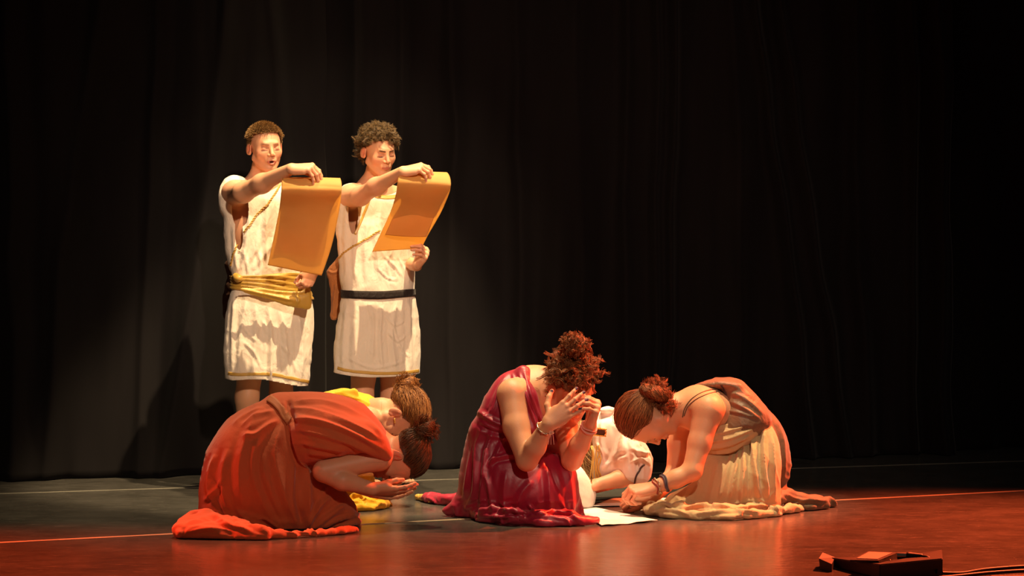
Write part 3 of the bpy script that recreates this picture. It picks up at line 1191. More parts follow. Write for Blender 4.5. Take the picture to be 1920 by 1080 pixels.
curtain(-4.2, -0.93, 3, 'black stage curtain hanging left of the seam behind the readers', .0)
curtain(-0.95, 2.36, 8, 'widest black stage curtain, middle length behind the women', .035)
curtain(2.33, 4.4, 5, 'black stage curtain in deepest darkness at the right edge', .24)


# ------------------------------------------------------------------ wrapping helpers
def bvh(o):
    me = o.data
    n = len(me.vertices)
    co = np.empty(n * 3, f32)
    me.vertices.foreach_get('co', co)
    co = co.reshape(-1, 3)
    f = np.empty(len(me.loops), np.int32)
    me.loops.foreach_get('vertex_index', f)
    return BVHTree.FromPolygons(co.tolist(), f.reshape(-1, 4).tolist())


def lay_on(tree, pts, off=0.004, n=8, fallback=9.5):
    """points on a surface under the given picture-place line, lifted along its normal"""
    out = []
    S = catmull(pts, n) if len(pts) > 2 else np.linspace(pts[0], pts[1], 12)
    eye = Vector((0, 0, EYE))
    last = None
    for x, y in S:
        w = Vector(W(x, y, 9.0)) - eye
        hit = tree.ray_cast(eye, w.normalized())
        if hit[0] is None:
            if last is None:
                continue
            d = last[1]
            out.append(np.array(W(x, y, d)))
        else:
            nv = hit[1]
            if nv.dot(w) > 0:
                nv = -nv
            p = hit[0] + nv * off
            last = (p, p.y)
            out.append(np.array(p))
    return np.array(out)


def cord(name, tree, pts, r, mt, parent, off=None, n=8, twist=False):
    P = lay_on(tree, pts, r * 0.7 if off is None else off, n)
    if twist:
        parts = []
        t = np.linspace(0, 1, len(P) * 4)
        Pi = np.stack([np.interp(t, np.linspace(0, 1, len(P)), P[:, i]) for i in range(3)], 1)
        g = np.gradient(Pi, axis=0)
        L = np.cumsum(np.linalg.norm(g, axis=1))
        g /= np.linalg.norm(g, axis=1, keepdims=True)
        a = np.cross(g, [0.1, 1, 0.2])
        a /= np.linalg.norm(a, axis=1, keepdims=True)
        b = np.cross(g, a)
        for k in (0, math.pi):
            q = L / (r * 7) * 6.28 + k
            parts.append(tubes((Pi + a * (np.cos(q) * r * .6)[:, None] + b * (np.sin(q) * r * .6)[:, None])[None], r * .62, 6, 3, 0))
        V, F = join(parts)
    else:
        V, F = tubes(P[None], r, 7, 3, 0)
    return obj(name, V, F, mt, parent)


def band(name, tree, axis, zlo, zhi, mt, parent, off=0.004, nv=6, nth=96, a0=0, a1=2 * math.pi, thick=0.003, rip=0.0, seed=0, yaw_bulge=None):
    """cloth band hugging a body: rays from outside towards a vertical axis"""
    V = np.zeros((nth, nv, 3))
    for i in range(nth):
        th = a0 + (a1 - a0) * i / (nth - 1)
        dv = Vector((math.cos(th), math.sin(th), 0))
        zl, zh = zlo(th), zhi(th)
        for j in range(nv):
            z = zl + (zh - zl) * j / (nv - 1)
            o_ = Vector((axis[0], axis[1], z)) + dv * 0.8
            hit = tree.ray_cast(o_, -dv)
            p = hit[0] if hit[0] is not None else Vector((axis[0], axis[1], z)) + dv * 0.15
            s = off + rip * (math.sin(j * 2.1 + th * 3 + seed) + .5 * math.sin(j * 4.3 - th * 5))
            V[i, j] = p + dv * max(s, .002)
    for _ in range(2):
        V[1:-1] = V[1:-1] * .5 + (V[:-2] + V[2:]) * .25
    i, j = np.meshgrid(np.arange(nth - 1), np.arange(nv - 1), indexing='ij')
    a = (i * nv + j).ravel()
    F = np.stack([a, a + nv, a + nv + 1, a + 1], 1)
    return obj(name, V.reshape(-1, 3), F, mt, parent, None, True, thick)


def strip(name, tree, pts, width, mt, parent, off=0.003, n=8, thick=0.002):
    """ribbon laid on a surface along a picture-place line"""
    P = lay_on(tree, pts, off, n)
    g = np.gradient(P, axis=0)
    g /= np.linalg.norm(g, axis=1, keepdims=True) + 1e-9
    eye = np.array([0, 0, EYE])
    vw = P - eye
    vw /= np.linalg.norm(vw, axis=1, keepdims=True)
    s = np.cross(g, vw)
    s /= np.linalg.norm(s, axis=1, keepdims=True) + 1e-9
    m = 5
    V = np.zeros((len(P), m, 3))
    for i in range(len(P)):
        for k in range(m):
            q = P[i] + s[i] * width * (k / (m - 1) - .5)
            w = Vector(q - eye).normalized()
            hit = tree.ray_cast(Vector(eye), w)
            if hit[0] is not None and abs((hit[0] - Vector(q)).length) < .03 + off:
                nv = hit[1] if hit[1].dot(w) < 0 else -hit[1]
                q = np.array(hit[0] + nv * off)
            V[i, k] = q
    i, j = np.meshgrid(np.arange(len(P) - 1), np.arange(m - 1), indexing='ij')
    a = (i * m + j).ravel()
    return obj(name, V.reshape(-1, 3), np.stack([a, a + m, a + m + 1, a + 1], 1), mt, parent, None, True, thick)


SK_BOY = (0.72, 0.385, 0.225)
SK_GIRL = (0.68, 0.35, 0.195)


def foot(f, ankle, ahead, s=1.0):
    a = np.asarray(ankle, float)
    ah = nrm([ahead[0], ahead[1], 0])
    z = np.array([0, 0, 1.0])
    f.cone(a - ah * .03 * s - z * (a[2] - .035), a + ah * .10 * s - z * (a[2] - .032), .034, .028, .02)
    f.cone(a + ah * .10 * s - z * (a[2] - .03), a + ah * .165 * s - z * (a[2] - .022), .036, .020, .02)
    f.cone(a, a - z * (a[2] - .05), .036, .036, .02)


def toes(B, ankle, ahead):
    a = np.asarray(ankle, float)
    ah = nrm([ahead[0], ahead[1], 0])
    sd = np.array([ah[1], -ah[0], 0])
    for i in range(5):
        o = a + sd * (i - 2) * .0165
        o[2] = .014
        B.f.cone(o + ah * .15, o + ah * (.19 - abs(i - 1) * .006), .012, .010, .004)


# ------------------------------------------------------------------ reader 1 (left)
def reader_left():
    D = 9.7
    p = thing('person', 'young reader in white tunic with broad mustard sash, short sandy hair, mouth open', 'person', W(495, 913, D) * [1, 1, 0], 'standing readers')
    B = Body(SK_BOY, 1)
    B.head(W(498, 277, 9.66), (.46, -1, -.12), (-.02, -.12, 1), .94, mouth_open=True, brow=(.36, .19, .10))
    f = B.f
    f.chain([W(485, 362, 9.74), W(493, 312, 9.70)], [.056, .050], .03)
    f.chain([W(440, 362, 9.62), W(487, 355, 9.72), W(545, 368, 9.84)], [.052, .055, .052], .05)
    f.ell(W(487, 425, 9.73), (.155, .11, .20), frame((.3, -1, 0), (0, 0, 1)), .05)
    f.ell(W(500, 560, 9.73), (.14, .10, .16), frame((.3, -1, 0), (0, 0, 1)), .08)
    # his right arm reaches across to the head of the scroll
    f.chain([W(440, 364, 9.62), W(456, 361, 9.44)], [.052, .042], .04)
    f.chain([W(456, 361, 9.44), W(492, 344, 9.34), W(546, 317, 9.20)], [.042, .039, .025], .03)
    B.hand(W(546, 317, 9.20), (.96, -.10, .06), (-.08, -.42, 1), -1, ((.85, .45, .25), (.95, .45, .25), (1.0, .45, .3), (1.05, .4, .3)), (.05, .02, -.02, -.06), s=.96, thumb_dir=(.25, .75, -.62))
    # his left arm is bent behind the paper
    f.chain([W(545, 370, 9.84), W(588, 455, 9.76), W(590, 505, 9.54)], [.050, .040, .028], .03)
    B.hand(W(588, 505, 9.52), (-.42, -.10, -.9), (.55, -.75, -.1), 1, ((1.0, 1.1, .7), (1.05, 1.1, .7), (1.1, 1.1, .7), (1.15, 1.1, .7)), s=.82, thumb_dir=(.35, .75, -.55))
    for hip, kn, an in (((478, 610, 9.76), (463, 745, 9.76), (459, 895, 9.80)), ((528, 610, 9.82), (527, 745, 9.82), (528, 892, 9.86))):
        f.chain([W(*hip), W(*kn), W(*an)], [.080, .050, .034], .03)
        c = W(*kn)
        f.ell(c + np.array([0, .035, -.14]), (.047, .05, .10), None, .03)
        f.ell(c + np.array([0, -.022, .0]), (.036, .03, .045), None, .02)
        a = W(*an)
        a[2] = .08
        foot(f, a, (.3, -1))
        toes(B, a, (.3, -1))
    B.build('body', SKIN, p)
    # hair: short, combed forward
    g = np.random.default_rng(4)
    n = 9000
    d = on_scalp(n, g, .46, -.42, -.6)
    n = len(d)
    T = 6
    t = np.linspace(0, 1, T)[None, :, None]
    fw = np.array([0, .55, .25])
    P0 = scalp(B, d, 0.0)
    ln = np.where(d[:, 2] > .25, .021, .009)[:, None, None] * g.uniform(.6, 1.2, (n, 1, 1))
    dr = d * .55 + fw * np.clip(d[:, 2:3] + .3, 0, 1) + np.array([0, -.1, -.7]) * np.clip(.35 - d[:, 2:3], 0, 1) + np.array([.25, 0, 0]) * (d[:, 2:3] > .3) + g.normal(size=(n, 3)) * .28
    dr /= np.linalg.norm(dr, axis=1, keepdims=True)
    P = P0[:, None, :] + dr[:, None, :] * ln * t + fw * .010 * t ** 2 + np.array([0, 0, -.006]) * t ** 3
    V, F = tubes(P, g.uniform(.7, 1.4, n) * .0009, 3, 5, .6)
    hair(B, HAIR_SANDY, p, [(to_world(B, V), F, n)], 3, .25, line=(.46, -.42, -.6))

    # tunic
    fl_ = Field()
    fl_.pillow([(462, 336), (441, 328), (424, 338), (415, 362), (417, 392), (425, 412), (426, 445), (430, 485), (438, 515), (439, 535), (433, 560), (428, 600),
                (425, 660), (429, 720), (436, 790), (500, 800), (568, 795), (575, 720), (582, 640), (583, 600), (580, 565), (572, 540), (566, 505), (570, 450), (576, 400),
                (566, 368), (540, 350), (505, 352), (485, 348)], D, .62, tilt=(.38, 0), cap=.20)
    S = [([(545, 360), (520, 440), (470, 510)], .016, .011), ([(520, 362), (490, 440), (462, 505)], .014, .010), ([(500, 365), (497, 430), (500, 505)], .013, .009),
         ([(470, 400), (462, 450), (452, 510)], .012, .010), ([(485, 470), (488, 500), (480, 518)], .010, .008), ([(545, 430), (535, 480), (520, 510)], .014, .010),
         ([(437, 420), (440, 470), (446, 510)], .010, .009), ([(455, 470), (462, 490), (465, 515)], .008, .007),
         ([(462, 560), (452, 620), (446, 700)], .013, .012), ([(480, 565), (478, 640), (470, 715)], .014, .010), ([(505, 575), (508, 650), (506, 720)], .012, .014),
         ([(525, 580), (535, 650), (540, 720)], .013, .010), ([(556, 585), (565, 650), (560, 725)], .015, .012), ([(440, 560), (436, 620), (437, 700)], .010, .009),
         ([(492, 600), (500, 625), (496, 660)], .009, .007), ([(455, 640), (475, 660), (490, 690)], .008, .006), ([(520, 640), (545, 670), (555, 700)], .008, .006),
         ([(447, 605), (470, 630), (480, 640)], .007, .005)]
    hem = [(420, 708), (440, 712), (470, 710), (500, 711), (530, 718), (560, 725), (590, 727)]
    hx = np.array([W(x, y, 9.65)[0] for x, y in hem])
    hz = np.array([W(x, y, 9.65)[2] for x, y in hem])
    cuts = [lambda P: (P[:, 2] - np.interp(P[:, 0], hx, hz)),
            ell_cut(W(449, 392, 9.55), (.038, .16, .085)), ell_cut(W(447, 430, 9.55), (.018, .14, .095)),
            ell_cut(W(440, 366, 9.5), (.052, .13, .040)),
            ell_cut(W(488, 345, 9.70), (.078, .09, .040))]
    tu = garment('tunic', fl_, CREAM_CLOTH, p, .006, strokes=S, noise=[((7, 7, 3), .006, 4), ((20, 20, 12), .003, 6)], cuts=cuts, thick=.003)
    tr = bvh(tu)
    strip('hem_ribbon', tr, [(429, 700), (450, 702), (480, 701), (510, 702), (545, 709), (579, 716)], .014, GOLD_TRIM, tu)
    strip('neck_ribbon', tr, [(463, 384), (455, 420), (449, 470)], .010, GOLD_TRIM, tu)
    cord('shoulder_cord', tr, [(527, 345), (515, 365), (500, 385), (482, 402), (466, 425), (450, 447), (440, 470), (433, 498)], .0042, GOLD_TRIM, p, twist=True)
    # sash
    ax = W(503, 540, 9.73)
    zz = lambda y: W(0, y, 9.6)[2]
    sx = band('sash', tr, ax, lambda th: zz(551 + 12 * math.cos(th)), lambda th: zz(515 + 3 * math.sin(th * 2)), MUSTARD, p, off=.012, nv=14, rip=.004)
    sf = Field()
    sf.pillow([(444, 538), (480, 540), (520, 545), (556, 548), (576, 540), (582, 556), (580, 580), (562, 578), (544, 575), (505, 562), (460, 549)], 9.555, .30, tilt=(.38, 0), k=.01)
    garment('sash_tail', sf, MUSTARD, p, .004, strokes=[([(450, 541), (500, 552), (560, 566)], .008, .006), ([(470, 540), (530, 548), (575, 549)], .007, .006), ([(552, 550), (560, 562), (552, 577)], .006, .005)], noise=[((20, 20, 30), .003, 2)])
    kf = Field()
    kf.ell(W(447, 522, 9.56), (.020, .02, .018)).ell(W(441, 517, 9.58), (.012, .016, .012))
    garment('sash_knot', kf, MUSTARD, p, .003, noise=[((60, 60, 60), .003, 2)])
    # pouch hanging at the hip behind
    pf = Field()
    pf.pillow([(420, 494), (432, 488), (442, 505), (440, 540), (436, 580), (424, 602), (418, 585), (420, 545), (427, 520)], 9.84, .6)
    b = garment('pouch', pf, DARK_LEATHER, None, .005, strokes=[([(428, 520), (426, 560), (424, 590)], .01, .006)], noise=[((20, 20, 20), .004, 2)])
    tag(b, 'dark suede pouch at the hip of the sandy-haired reader', 'pouch', 'hip pouches')
    return B


def scroll(name, left, right, label, bend=0.0):
    Lc = catmull([W(*q) for q in left], 10)
    Rc = catmull([W(*q) for q in right], 10)
    n = min(len(Lc), len(Rc))
    t = np.linspace(0, 1, n)

    def fn(u, v):
        i = v * (n - 1)
        A = np.stack([np.interp(i, np.arange(len(Lc)), Lc[:, k]) for k in range(3)], 1)
        Bq = np.stack([np.interp(i, np.arange(len(Rc)), Rc[:, k]) for k in range(3)], 1)
        P = A + (Bq - A) * u[:, None]
        P[:, 1] += bend * np.sin(u * math.pi) + .004 * np.sin(u * 7 + v * 9)
        P[:, 2] += .004 * np.sin(u * math.pi) * np.sin(v * 5)
        return P
    V, F = sheet(fn, 40, 120)
    o = obj(name, V, F, PARCH, None, None, True, .0008)
    tag(o, label, 'scroll', 'parchments held by the readers')
    return o


reader_left()
scroll('parchment_scroll', [(502, 497, 9.42), (512, 450, 9.36), (523, 395, 9.27), (527, 362, 9.185), (528, 348, 9.185), (529, 338, 9.205), (531, 333, 9.235), (532, 335, 9.265), (530, 350, 9.28), (528, 380, 9.30), (520, 440, 9.36), (512, 468, 9.41)],
       [(603, 517, 9.45), (622, 460, 9.38), (636, 395, 9.29), (640, 364, 9.205), (641, 350, 9.205), (640, 340, 9.225), (638, 334, 9.255), (636, 337, 9.285), (632, 350, 9.30), (620, 385, 9.32), (612, 440, 9.38), (602, 484, 9.43)],
       'long hanging orange parchment held by the sandy-haired reader, the left one', -.012)


# ------------------------------------------------------------------ reader 2 (right)
def reader_right():
    D = 9.8
    p = thing('person', 'reader in white tunic with black belt, curly dark hair, looking down at parchment', 'person', W(710, 905, D) * [1, 1, 0], 'standing readers')
    B = Body(SK_BOY, 2)
    B.head(W(711, 284, 9.74), (.60, -1, -.34), (.08, -.28, 1), .93, brow=(.04, .02, .01))
    f = B.f
    f.chain([W(698, 368, 9.84), W(706, 318, 9.79)], [.055, .048], .03)
    f.chain([W(658, 368, 9.72), W(698, 358, 9.82), W(750, 372, 9.94)], [.050, .054, .050], .05)
    f.ell(W(700, 430, 9.84), (.15, .105, .20), frame((.4, -1, 0), (0, 0, 1)), .05)
    f.ell(W(710, 560, 9.84), (.14, .10, .16), frame((.4, -1, 0), (0, 0, 1)), .08)
    f.chain([W(658, 370, 9.72), W(676, 368, 9.56)], [.048, .039], .04)
    f.chain([W(676, 368, 9.56), W(705, 350, 9.45), W(755, 322, 9.32)], [.039, .036, .024], .03)
    B.hand(W(755, 322, 9.32), (.95, -.05, .22), (-.15, -.50, 1), -1, ((.65, .55, .35), (.75, .6, .35), (.8, .65, .3), (.85, .6, .3)), (.22, .07, -.07, -.20), s=.90, thumb_dir=(.25, .75, -.62))
    f.chain([W(750, 374, 9.94), W(755, 490, 9.96), W(781, 498, 9.70)], [.046, .038, .026], .03)
    B.hand(W(782, 497, 9.68), (.52, -.50, .65), (.95, .10, .05), 1, ((1.35, .5, .3), (1.35, .5, .3), (1.35, .5, .3), (1.35, .55, .3)), s=.90, thumb_dir=(.4, .75, -.5))
    for hip, kn, an in (((690, 610, 9.86), (678, 745, 9.87), (675, 890, 9.90)), ((738, 610, 9.93), (735, 745, 9.93), (737, 888, 9.97))):
        f.chain([W(*hip), W(*kn), W(*an)], [.083, .050, .034], .03)
        c = W(*kn)
        f.ell(c + np.array([0, .035, -.14]), (.045, .05, .10), None, .03)
        f.ell(c + np.array([0, -.022, .0]), (.034, .03, .045), None, .02)
        a = W(*an)
        a[2] = .08
        foot(f, a, (.4, -1))
        toes(B, a, (.4, -1))
    B.build('body', SKIN, p)
    g = np.random.default_rng(7)
    d = on_scalp(900, g, .38, -.36, -.55)
    r0 = scalp(B, d, -.004)
    V1 = curls(B, r0, d + np.array([0, .35, .0]), .031, .0078, 1.5, 5, .0006, 13, jit=.6)
    # longer locks at the nape
    d2 = on_scalp(900, g, .33, -.3, -.7)
    d2 = d2[(d2[:, 1] < -.35) & (d2[:, 2] < -.1)][:90]
    V2 = curls(B, scalp(B, d2, 0), np.tile(B.hR.T @ np.array([-.1, .15, -1]), (len(d2), 1)), .05, .006, 2.2, 6, .0007, 12, jit=.25)
    hair(B, HAIR_BROWN, p, [V1, V2], 3, .05, line=(.38, -.36, -.55))

    fl_ = Field()
    fl_.pillow([(690, 352), (665, 344), (645, 350), (638, 370), (637, 400), (634, 420), (638, 480), (642, 530), (644, 550), (640, 580), (634, 620), (630, 690), (634, 770), (700, 790), (775, 785),
                (783, 720), (785, 660), (782, 600), (778, 565), (775, 545), (776, 500), (777, 450), (782, 410), (775, 375), (755, 358), (735, 358)], D, .60, tilt=(.40, 0), cap=.20)
    S = [([(655, 360), (648, 430), (650, 520)], .012, .009), ([(668, 440), (664, 480), (668, 535)], .010, .008), ([(690, 400), (684, 470), (686, 530)], .012, .007),
         ([(715, 380), (705, 450), (712, 530)], .013, .008), ([(742, 400), (735, 470), (745, 530)], .014, .008), ([(765, 400), (762, 470), (766, 535)], .012, .009),
         ([(720, 480), (740, 500), (755, 520)], .007, .006), ([(735, 470), (725, 495), (735, 530)], .007, .006), ([(745, 480), (760, 510), (765, 530)], .006, .005), ([(705, 500), (725, 520), (745, 525)], .006, .005),
         ([(650, 570), (645, 630), (642, 695)], .012, .010), ([(672, 570), (662, 640), (664, 700)], .013, .008), ([(690, 568), (700, 610), (695, 690)], .012, .007),
         ([(715, 570), (712, 640), (718, 700)], .012, .008), ([(742, 568), (735, 630), (742, 700)], .014, .009), ([(766, 565), (768, 630), (770, 695)], .012, .010),
         ([(720, 590), (740, 610), (760, 600)], .006, .005), ([(725, 620), (745, 640), (765, 625)], .006, .005), ([(735, 600), (750, 650), (768, 670)], .006, .005), ([(650, 670), (700, 690), (760, 676)], .008, .005)]
    hem = [(620, 696), (640, 700), (665, 704), (700, 707), (740, 706), (790, 702)]
    hx = np.array([W(x, y, 9.75)[0] for x, y in hem])
    hz = np.array([W(x, y, 9.75)[2] for x, y in hem])
    cuts = [lambda P: (P[:, 2] - np.interp(P[:, 0], hx, hz)),
            ell_cut(W(661, 400, 9.62), (.024, .14, .10)), ell_cut(W(661, 372, 9.58), (.042, .14, .045)),
            ell_cut(W(712, 352, 9.78), (.085, .13, .038))]
    tu = garment('tunic', fl_, CREAM_CLOTH, p, .006, strokes=S, noise=[((7, 7, 3), .005, 14), ((18, 18, 16), .004, 16)], cuts=cuts, thick=.003)
    tr = bvh(tu)
    strip('hem_ribbon', tr, [(634, 690), (650, 694), (680, 698), (715, 700), (750, 699), (784, 695)], .013, GOLD_TRIM, tu)
    strip('neck_ribbon', tr, [(703, 368), (722, 371), (742, 370)], .016, GOLD_TRIM, tu)
    strip('armhole_ribbon', tr, [(691, 378), (680, 405), (666, 440)], .011, GOLD_TRIM, tu)
    ax = W(709, 550, 9.84)
    zz = lambda y: W(0, y, 9.7)[2]
    band('belt', tr, ax, lambda th: zz(556 + 5 * math.sin(-th) ** 2), lambda th: zz(542 + 4 * math.sin(-th) ** 2), BLACK_WEB, p, off=.006, nv=4, thick=.004)
    cord('shoulder_cord', tr, [(712, 432), (700, 440), (680, 452), (660, 463), (645, 474), (637, 484)], .004, GOLD_TRIM, p, twist=True)
    pf = Field()
    pf.pillow([(638, 478), (630, 486), (614, 508), (617, 530), (620, 548), (621, 575), (620, 597), (633, 598), (640, 570), (643, 540), (642, 500)], 9.80, .45)
    b = garment('pouch', pf, LEATHER, None, .004, strokes=[([(616, 508), (626, 512), (640, 505)], .006, .009), ([(632, 525), (627, 560), (626, 595)], .008, .009)], noise=[((20, 20, 12), .006, 2)])
    tag(b, 'tan suede bag at the hip of the curly-haired reader', 'pouch', 'hip pouches')


reader_right()
scroll('parchment_scroll', [(698, 472, 9.58), (715, 435, 9.52), (733, 395, 9.43), (742, 365, 9.34), (745, 345, 9.30), (747, 332, 9.31), (749, 324, 9.335), (751, 321, 9.37), (752, 328, 9.395), (748, 370, 9.42), (735, 410, 9.47), (722, 440, 9.52)],
       [(790, 466, 9.665), (803, 440, 9.59), (826, 400, 9.485), (841, 366, 9.38), (845, 350, 9.34), (845, 338, 9.35), (842, 328, 9.375), (837, 323, 9.41), (834, 330, 9.435), (826, 372, 9.46), (812, 412, 9.51), (800, 444, 9.56)],
       'shorter slanted orange parchment held by the curly-haired reader, the right one', -.014)


def Fl(px, py, z=0.0):
    """world point at height z above the stage seen at picture place (px, py)"""
    d = (EYE - z) * FPX / (py - HORIZON)
    return np.array([(px - 960) / FPX * d, d, z])


def ring(c, axis, R, r, n=40, wob=0.0, sides=6, seed=0, beads=0):
    ax = nrm(axis)
    a = nrm(np.cross(ax, [0.3, 0.2, 1]))
    b = np.cross(ax, a)
    t = np.linspace(0, 2 * math.pi, n)
    g = np.random.default_rng(seed)
    P = np.asarray(c) + np.outer(np.cos(t) * R, a) + np.outer(np.sin(t) * R, b) + np.outer(np.sin(t * 3 + seed) * wob, ax)
    parts = [tubes(P[None], r, sides, 3, 0)]
    if beads:
        for i in range(beads):
            q = i / beads * 6.283
            c0 = np.asarray(c) + math.cos(q) * R * a + math.sin(q) * R * b + ax * math.sin(q * 3 + seed) * wob
            f = Field()
            f.ell(c0, (r * 1.9,) * 3, None, 0)
            parts.append(f.surf(r * .8))
    return join(parts)


def rim(f, pts, r, k=.015, wave=0.0, n=4, seed=0):
    """a soft rolled hem of cloth lying on the stage"""
    P = catmull(np.array(pts), n)
    g = np.random.default_rng(seed)
    R = r * (1 + .35 * np.sin(np.arange(len(P)) * 1.7 + seed)) if wave else np.full(len(P), r)
    if wave:
        P = P + np.stack([np.zeros(len(P)), np.sin(np.arange(len(P)) * 1.3 + seed) * wave, np.abs(np.sin(np.arange(len(P)) * .9 + seed)) * wave * .5], 1)
    f.chain(list(P), list(R), k)


# ------------------------------------------------------------------ kneeling woman in rust
def woman_rust():
    D = 8.2
    p = thing('person', 'kneeling woman in rust dress bowed sideways with face buried in both hands', 'person', Fl(520, 985), 'bowed kneeling women')
    B = Body(SK_GIRL, 5)
    B.head(W(745, 860, 8.20), (-.26, -.10, -.96), (.96, -.03, -.26), .97, fem=True)
    f = B.f
    f.chain([W(690, 826, 8.25), W(716, 842, 8.22), W(738, 856, 8.20)], [.062, .054, .050], .03)
    f.chain([W(455, 865, 8.25), W(535, 810, 8.25), W(640, 805, 8.25), W(690, 830, 8.24)], [.085, .07, .08, .065], .05)
    f.chain([W(690, 830, 8.24), W(711, 858, 8.10)], [.06, .044], .03)
    f.chain([W(711, 860, 8.10), W(606, 883, 8.03)], [.045, .040], .02)
    f.chain([W(606, 885, 8.04), W(642, 902, 8.03), W(697, 917, 8.07)], [.038, .036, .026], .012)
    B.hand(W(698, 918, 8.08), (.97, .10, -.10), (.05, -.62, -.85), -1, ((.22, .22, .15), (.28, .25, .15), (.34, .28, .15), (.42, .3, .2)), (.05, .01, -.02, -.05), s=.93, thumb_dir=(.22, .92, -.42), thumb_len=1.1)
    f.chain([W(690, 830, 8.26), W(704, 846, 8.40), W(610, 888, 8.46), W(697, 921, 8.34)], [.06, .05, .04, .026], .02)
    B.hand(W(698, 921, 8.33), (.97, -.08, -.10), (.05, .62, -.85), 1, ((.25, .25, .15),) * 4, (.05, .01, -.02, -.05), s=.93, thumb_dir=(.22, .92, -.42))
    for dy in (8.10, 8.36):
        f.chain([W(465, 880, dy), W(595, 945, dy + .04)], [.055, .030], .03)
        a = W(600, 958, dy + .04)
        a[2] = .055
        b = W(430, 970, dy)
        b[2] = .05
        f.chain([a, b], [.035, .03], .03)
        f.chain([b, b + np.array([-.07, 0, -.01])], [.028, .022], .02)
    B.build('body', SKIN, p)
    hair(B, HAIR_CHESTNUT, p, [updo(B, (0, -.88, .47), 2300, 2, .006, .0022, .38), bun(B, (0, -.132, .072), .050, 420, 4, (.9, 1, .8)), fluff(B, (0, -.132, .072), .044, 60)], 5, .1)

    d = Field()
    d.pillow([(377, 962), (377, 900), (388, 850), (408, 810), (440, 778), (485, 755), (530, 746), (556, 780), (578, 845), (594, 884), (628, 905), (656, 935), (671, 965), (673, 992), (640, 1012), (540, 1018), (440, 1016), (385, 1008)], D, .92, k=.03)
    d.pillow([(505, 752), (535, 740), (575, 736), (620, 738), (660, 748), (692, 768), (716, 796), (731, 825), (733, 850), (700, 850), (650, 858), (600, 872), (578, 868), (550, 830), (520, 790)], 8.22, .95, k=.03)
    d.pillow([(560, 780), (620, 778), (690, 792), (722, 815), (736, 846), (735, 862), (722, 866), (690, 852), (645, 853), (600, 866), (575, 868), (556, 830)], 8.07, .82, k=.05)
    for hs in ([Fl(338, 1003, .010), Fl(400, 1006, .010), Fl(500, 1006, .010), Fl(600, 1001, .010), Fl(664, 994, .010)],):
        rim(d, hs, .012, .03)
    rim(d, [Fl(336, 1000, .022), Fl(342, 982, .04), Fl(362, 969, .055), Fl(390, 962, .075)], .011, .025)
    rim(d, [Fl(350, 985, .035), Fl(385, 975, .05), Fl(420, 985, .035), Fl(470, 1000, .02)], .012, .03)
    rim(d, [Fl(365, 1000, .02), Fl(400, 990, .03), Fl(440, 995, .03), Fl(500, 1003, .02)], .012, .03)
    d.ell(Fl(400, 990, .03), (.13, .10, .036), None, .04)
    S = [([(490, 765), (470, 800), (450, 870), (455, 960)], .020, .010), ([(545, 790), (560, 840), (575, 900), (578, 960), (572, 990)], .016, .018),
         ([(530, 790), (515, 850), (530, 920), (560, 990)], .018, .012), ([(505, 800), (485, 870), (500, 930), (530, 985)], .016, -.010),
         ([(522, 788), (500, 800), (478, 815), (455, 818)], .012, .012), ([(515, 770), (480, 780), (450, 800)], .010, .008), ([(500, 765), (465, 775), (435, 800)], .010, .006),
         ([(430, 840), (418, 890), (425, 950), (450, 985)], .016, .010), ([(405, 850), (392, 900), (400, 950)], .012, .010), ([(395, 890), (430, 960), (440, 985)], .010, -.008),
         ([(560, 870), (556, 930), (566, 985)], .012, -.014), ([(620, 930), (595, 955), (575, 992)], .012, .014), ([(650, 945), (620, 965), (582, 995)], .012, .012), ([(610, 915), (600, 940), (590, 965)], .010, .008),
         ([(545, 765), (600, 775), (660, 795), (715, 825)], .010, .010), ([(548, 785), (600, 792), (660, 812), (722, 845)], .011, .013), ([(553, 805), (600, 815), (655, 832), (712, 856)], .010, .010),
         ([(560, 830), (600, 838), (650, 846)], .010, .009), ([(550, 755), (600, 752), (650, 765)], .010, .006), ([(575, 850), (610, 852), (650, 852)], .008, .006), ([(640, 760), (690, 790), (718, 820)], .009, .005),
         ([(380, 940), (400, 925), (415, 900)], .010, .009), ([(345, 985), (380, 972), (410, 968)], .008, .008), ([(345, 1000), (390, 992), (450, 1000)], .008, .008), ([(400, 965), (430, 985), (470, 995)], .010, .010), ([(440, 950), (470, 980), (520, 1000)], .012, .010),
         ([(600, 990), (630, 975), (664, 970)], .010, .008), ([(540, 750), (545, 775), (556, 800)], .012, -.012)]
    dr = garment('dress', d, RUST, p, .005, floor=.003, strokes=S, noise=[((5, 5, 2), .007, 3)], relaxn=2, pud=.010)
    tr = bvh(dr)
    strip('belt', tr, [(505, 750), (515, 757), (525, 768), (534, 780), (543, 793)], .030, RUST_BAND, p, off=.006, thick=.003)
    return B


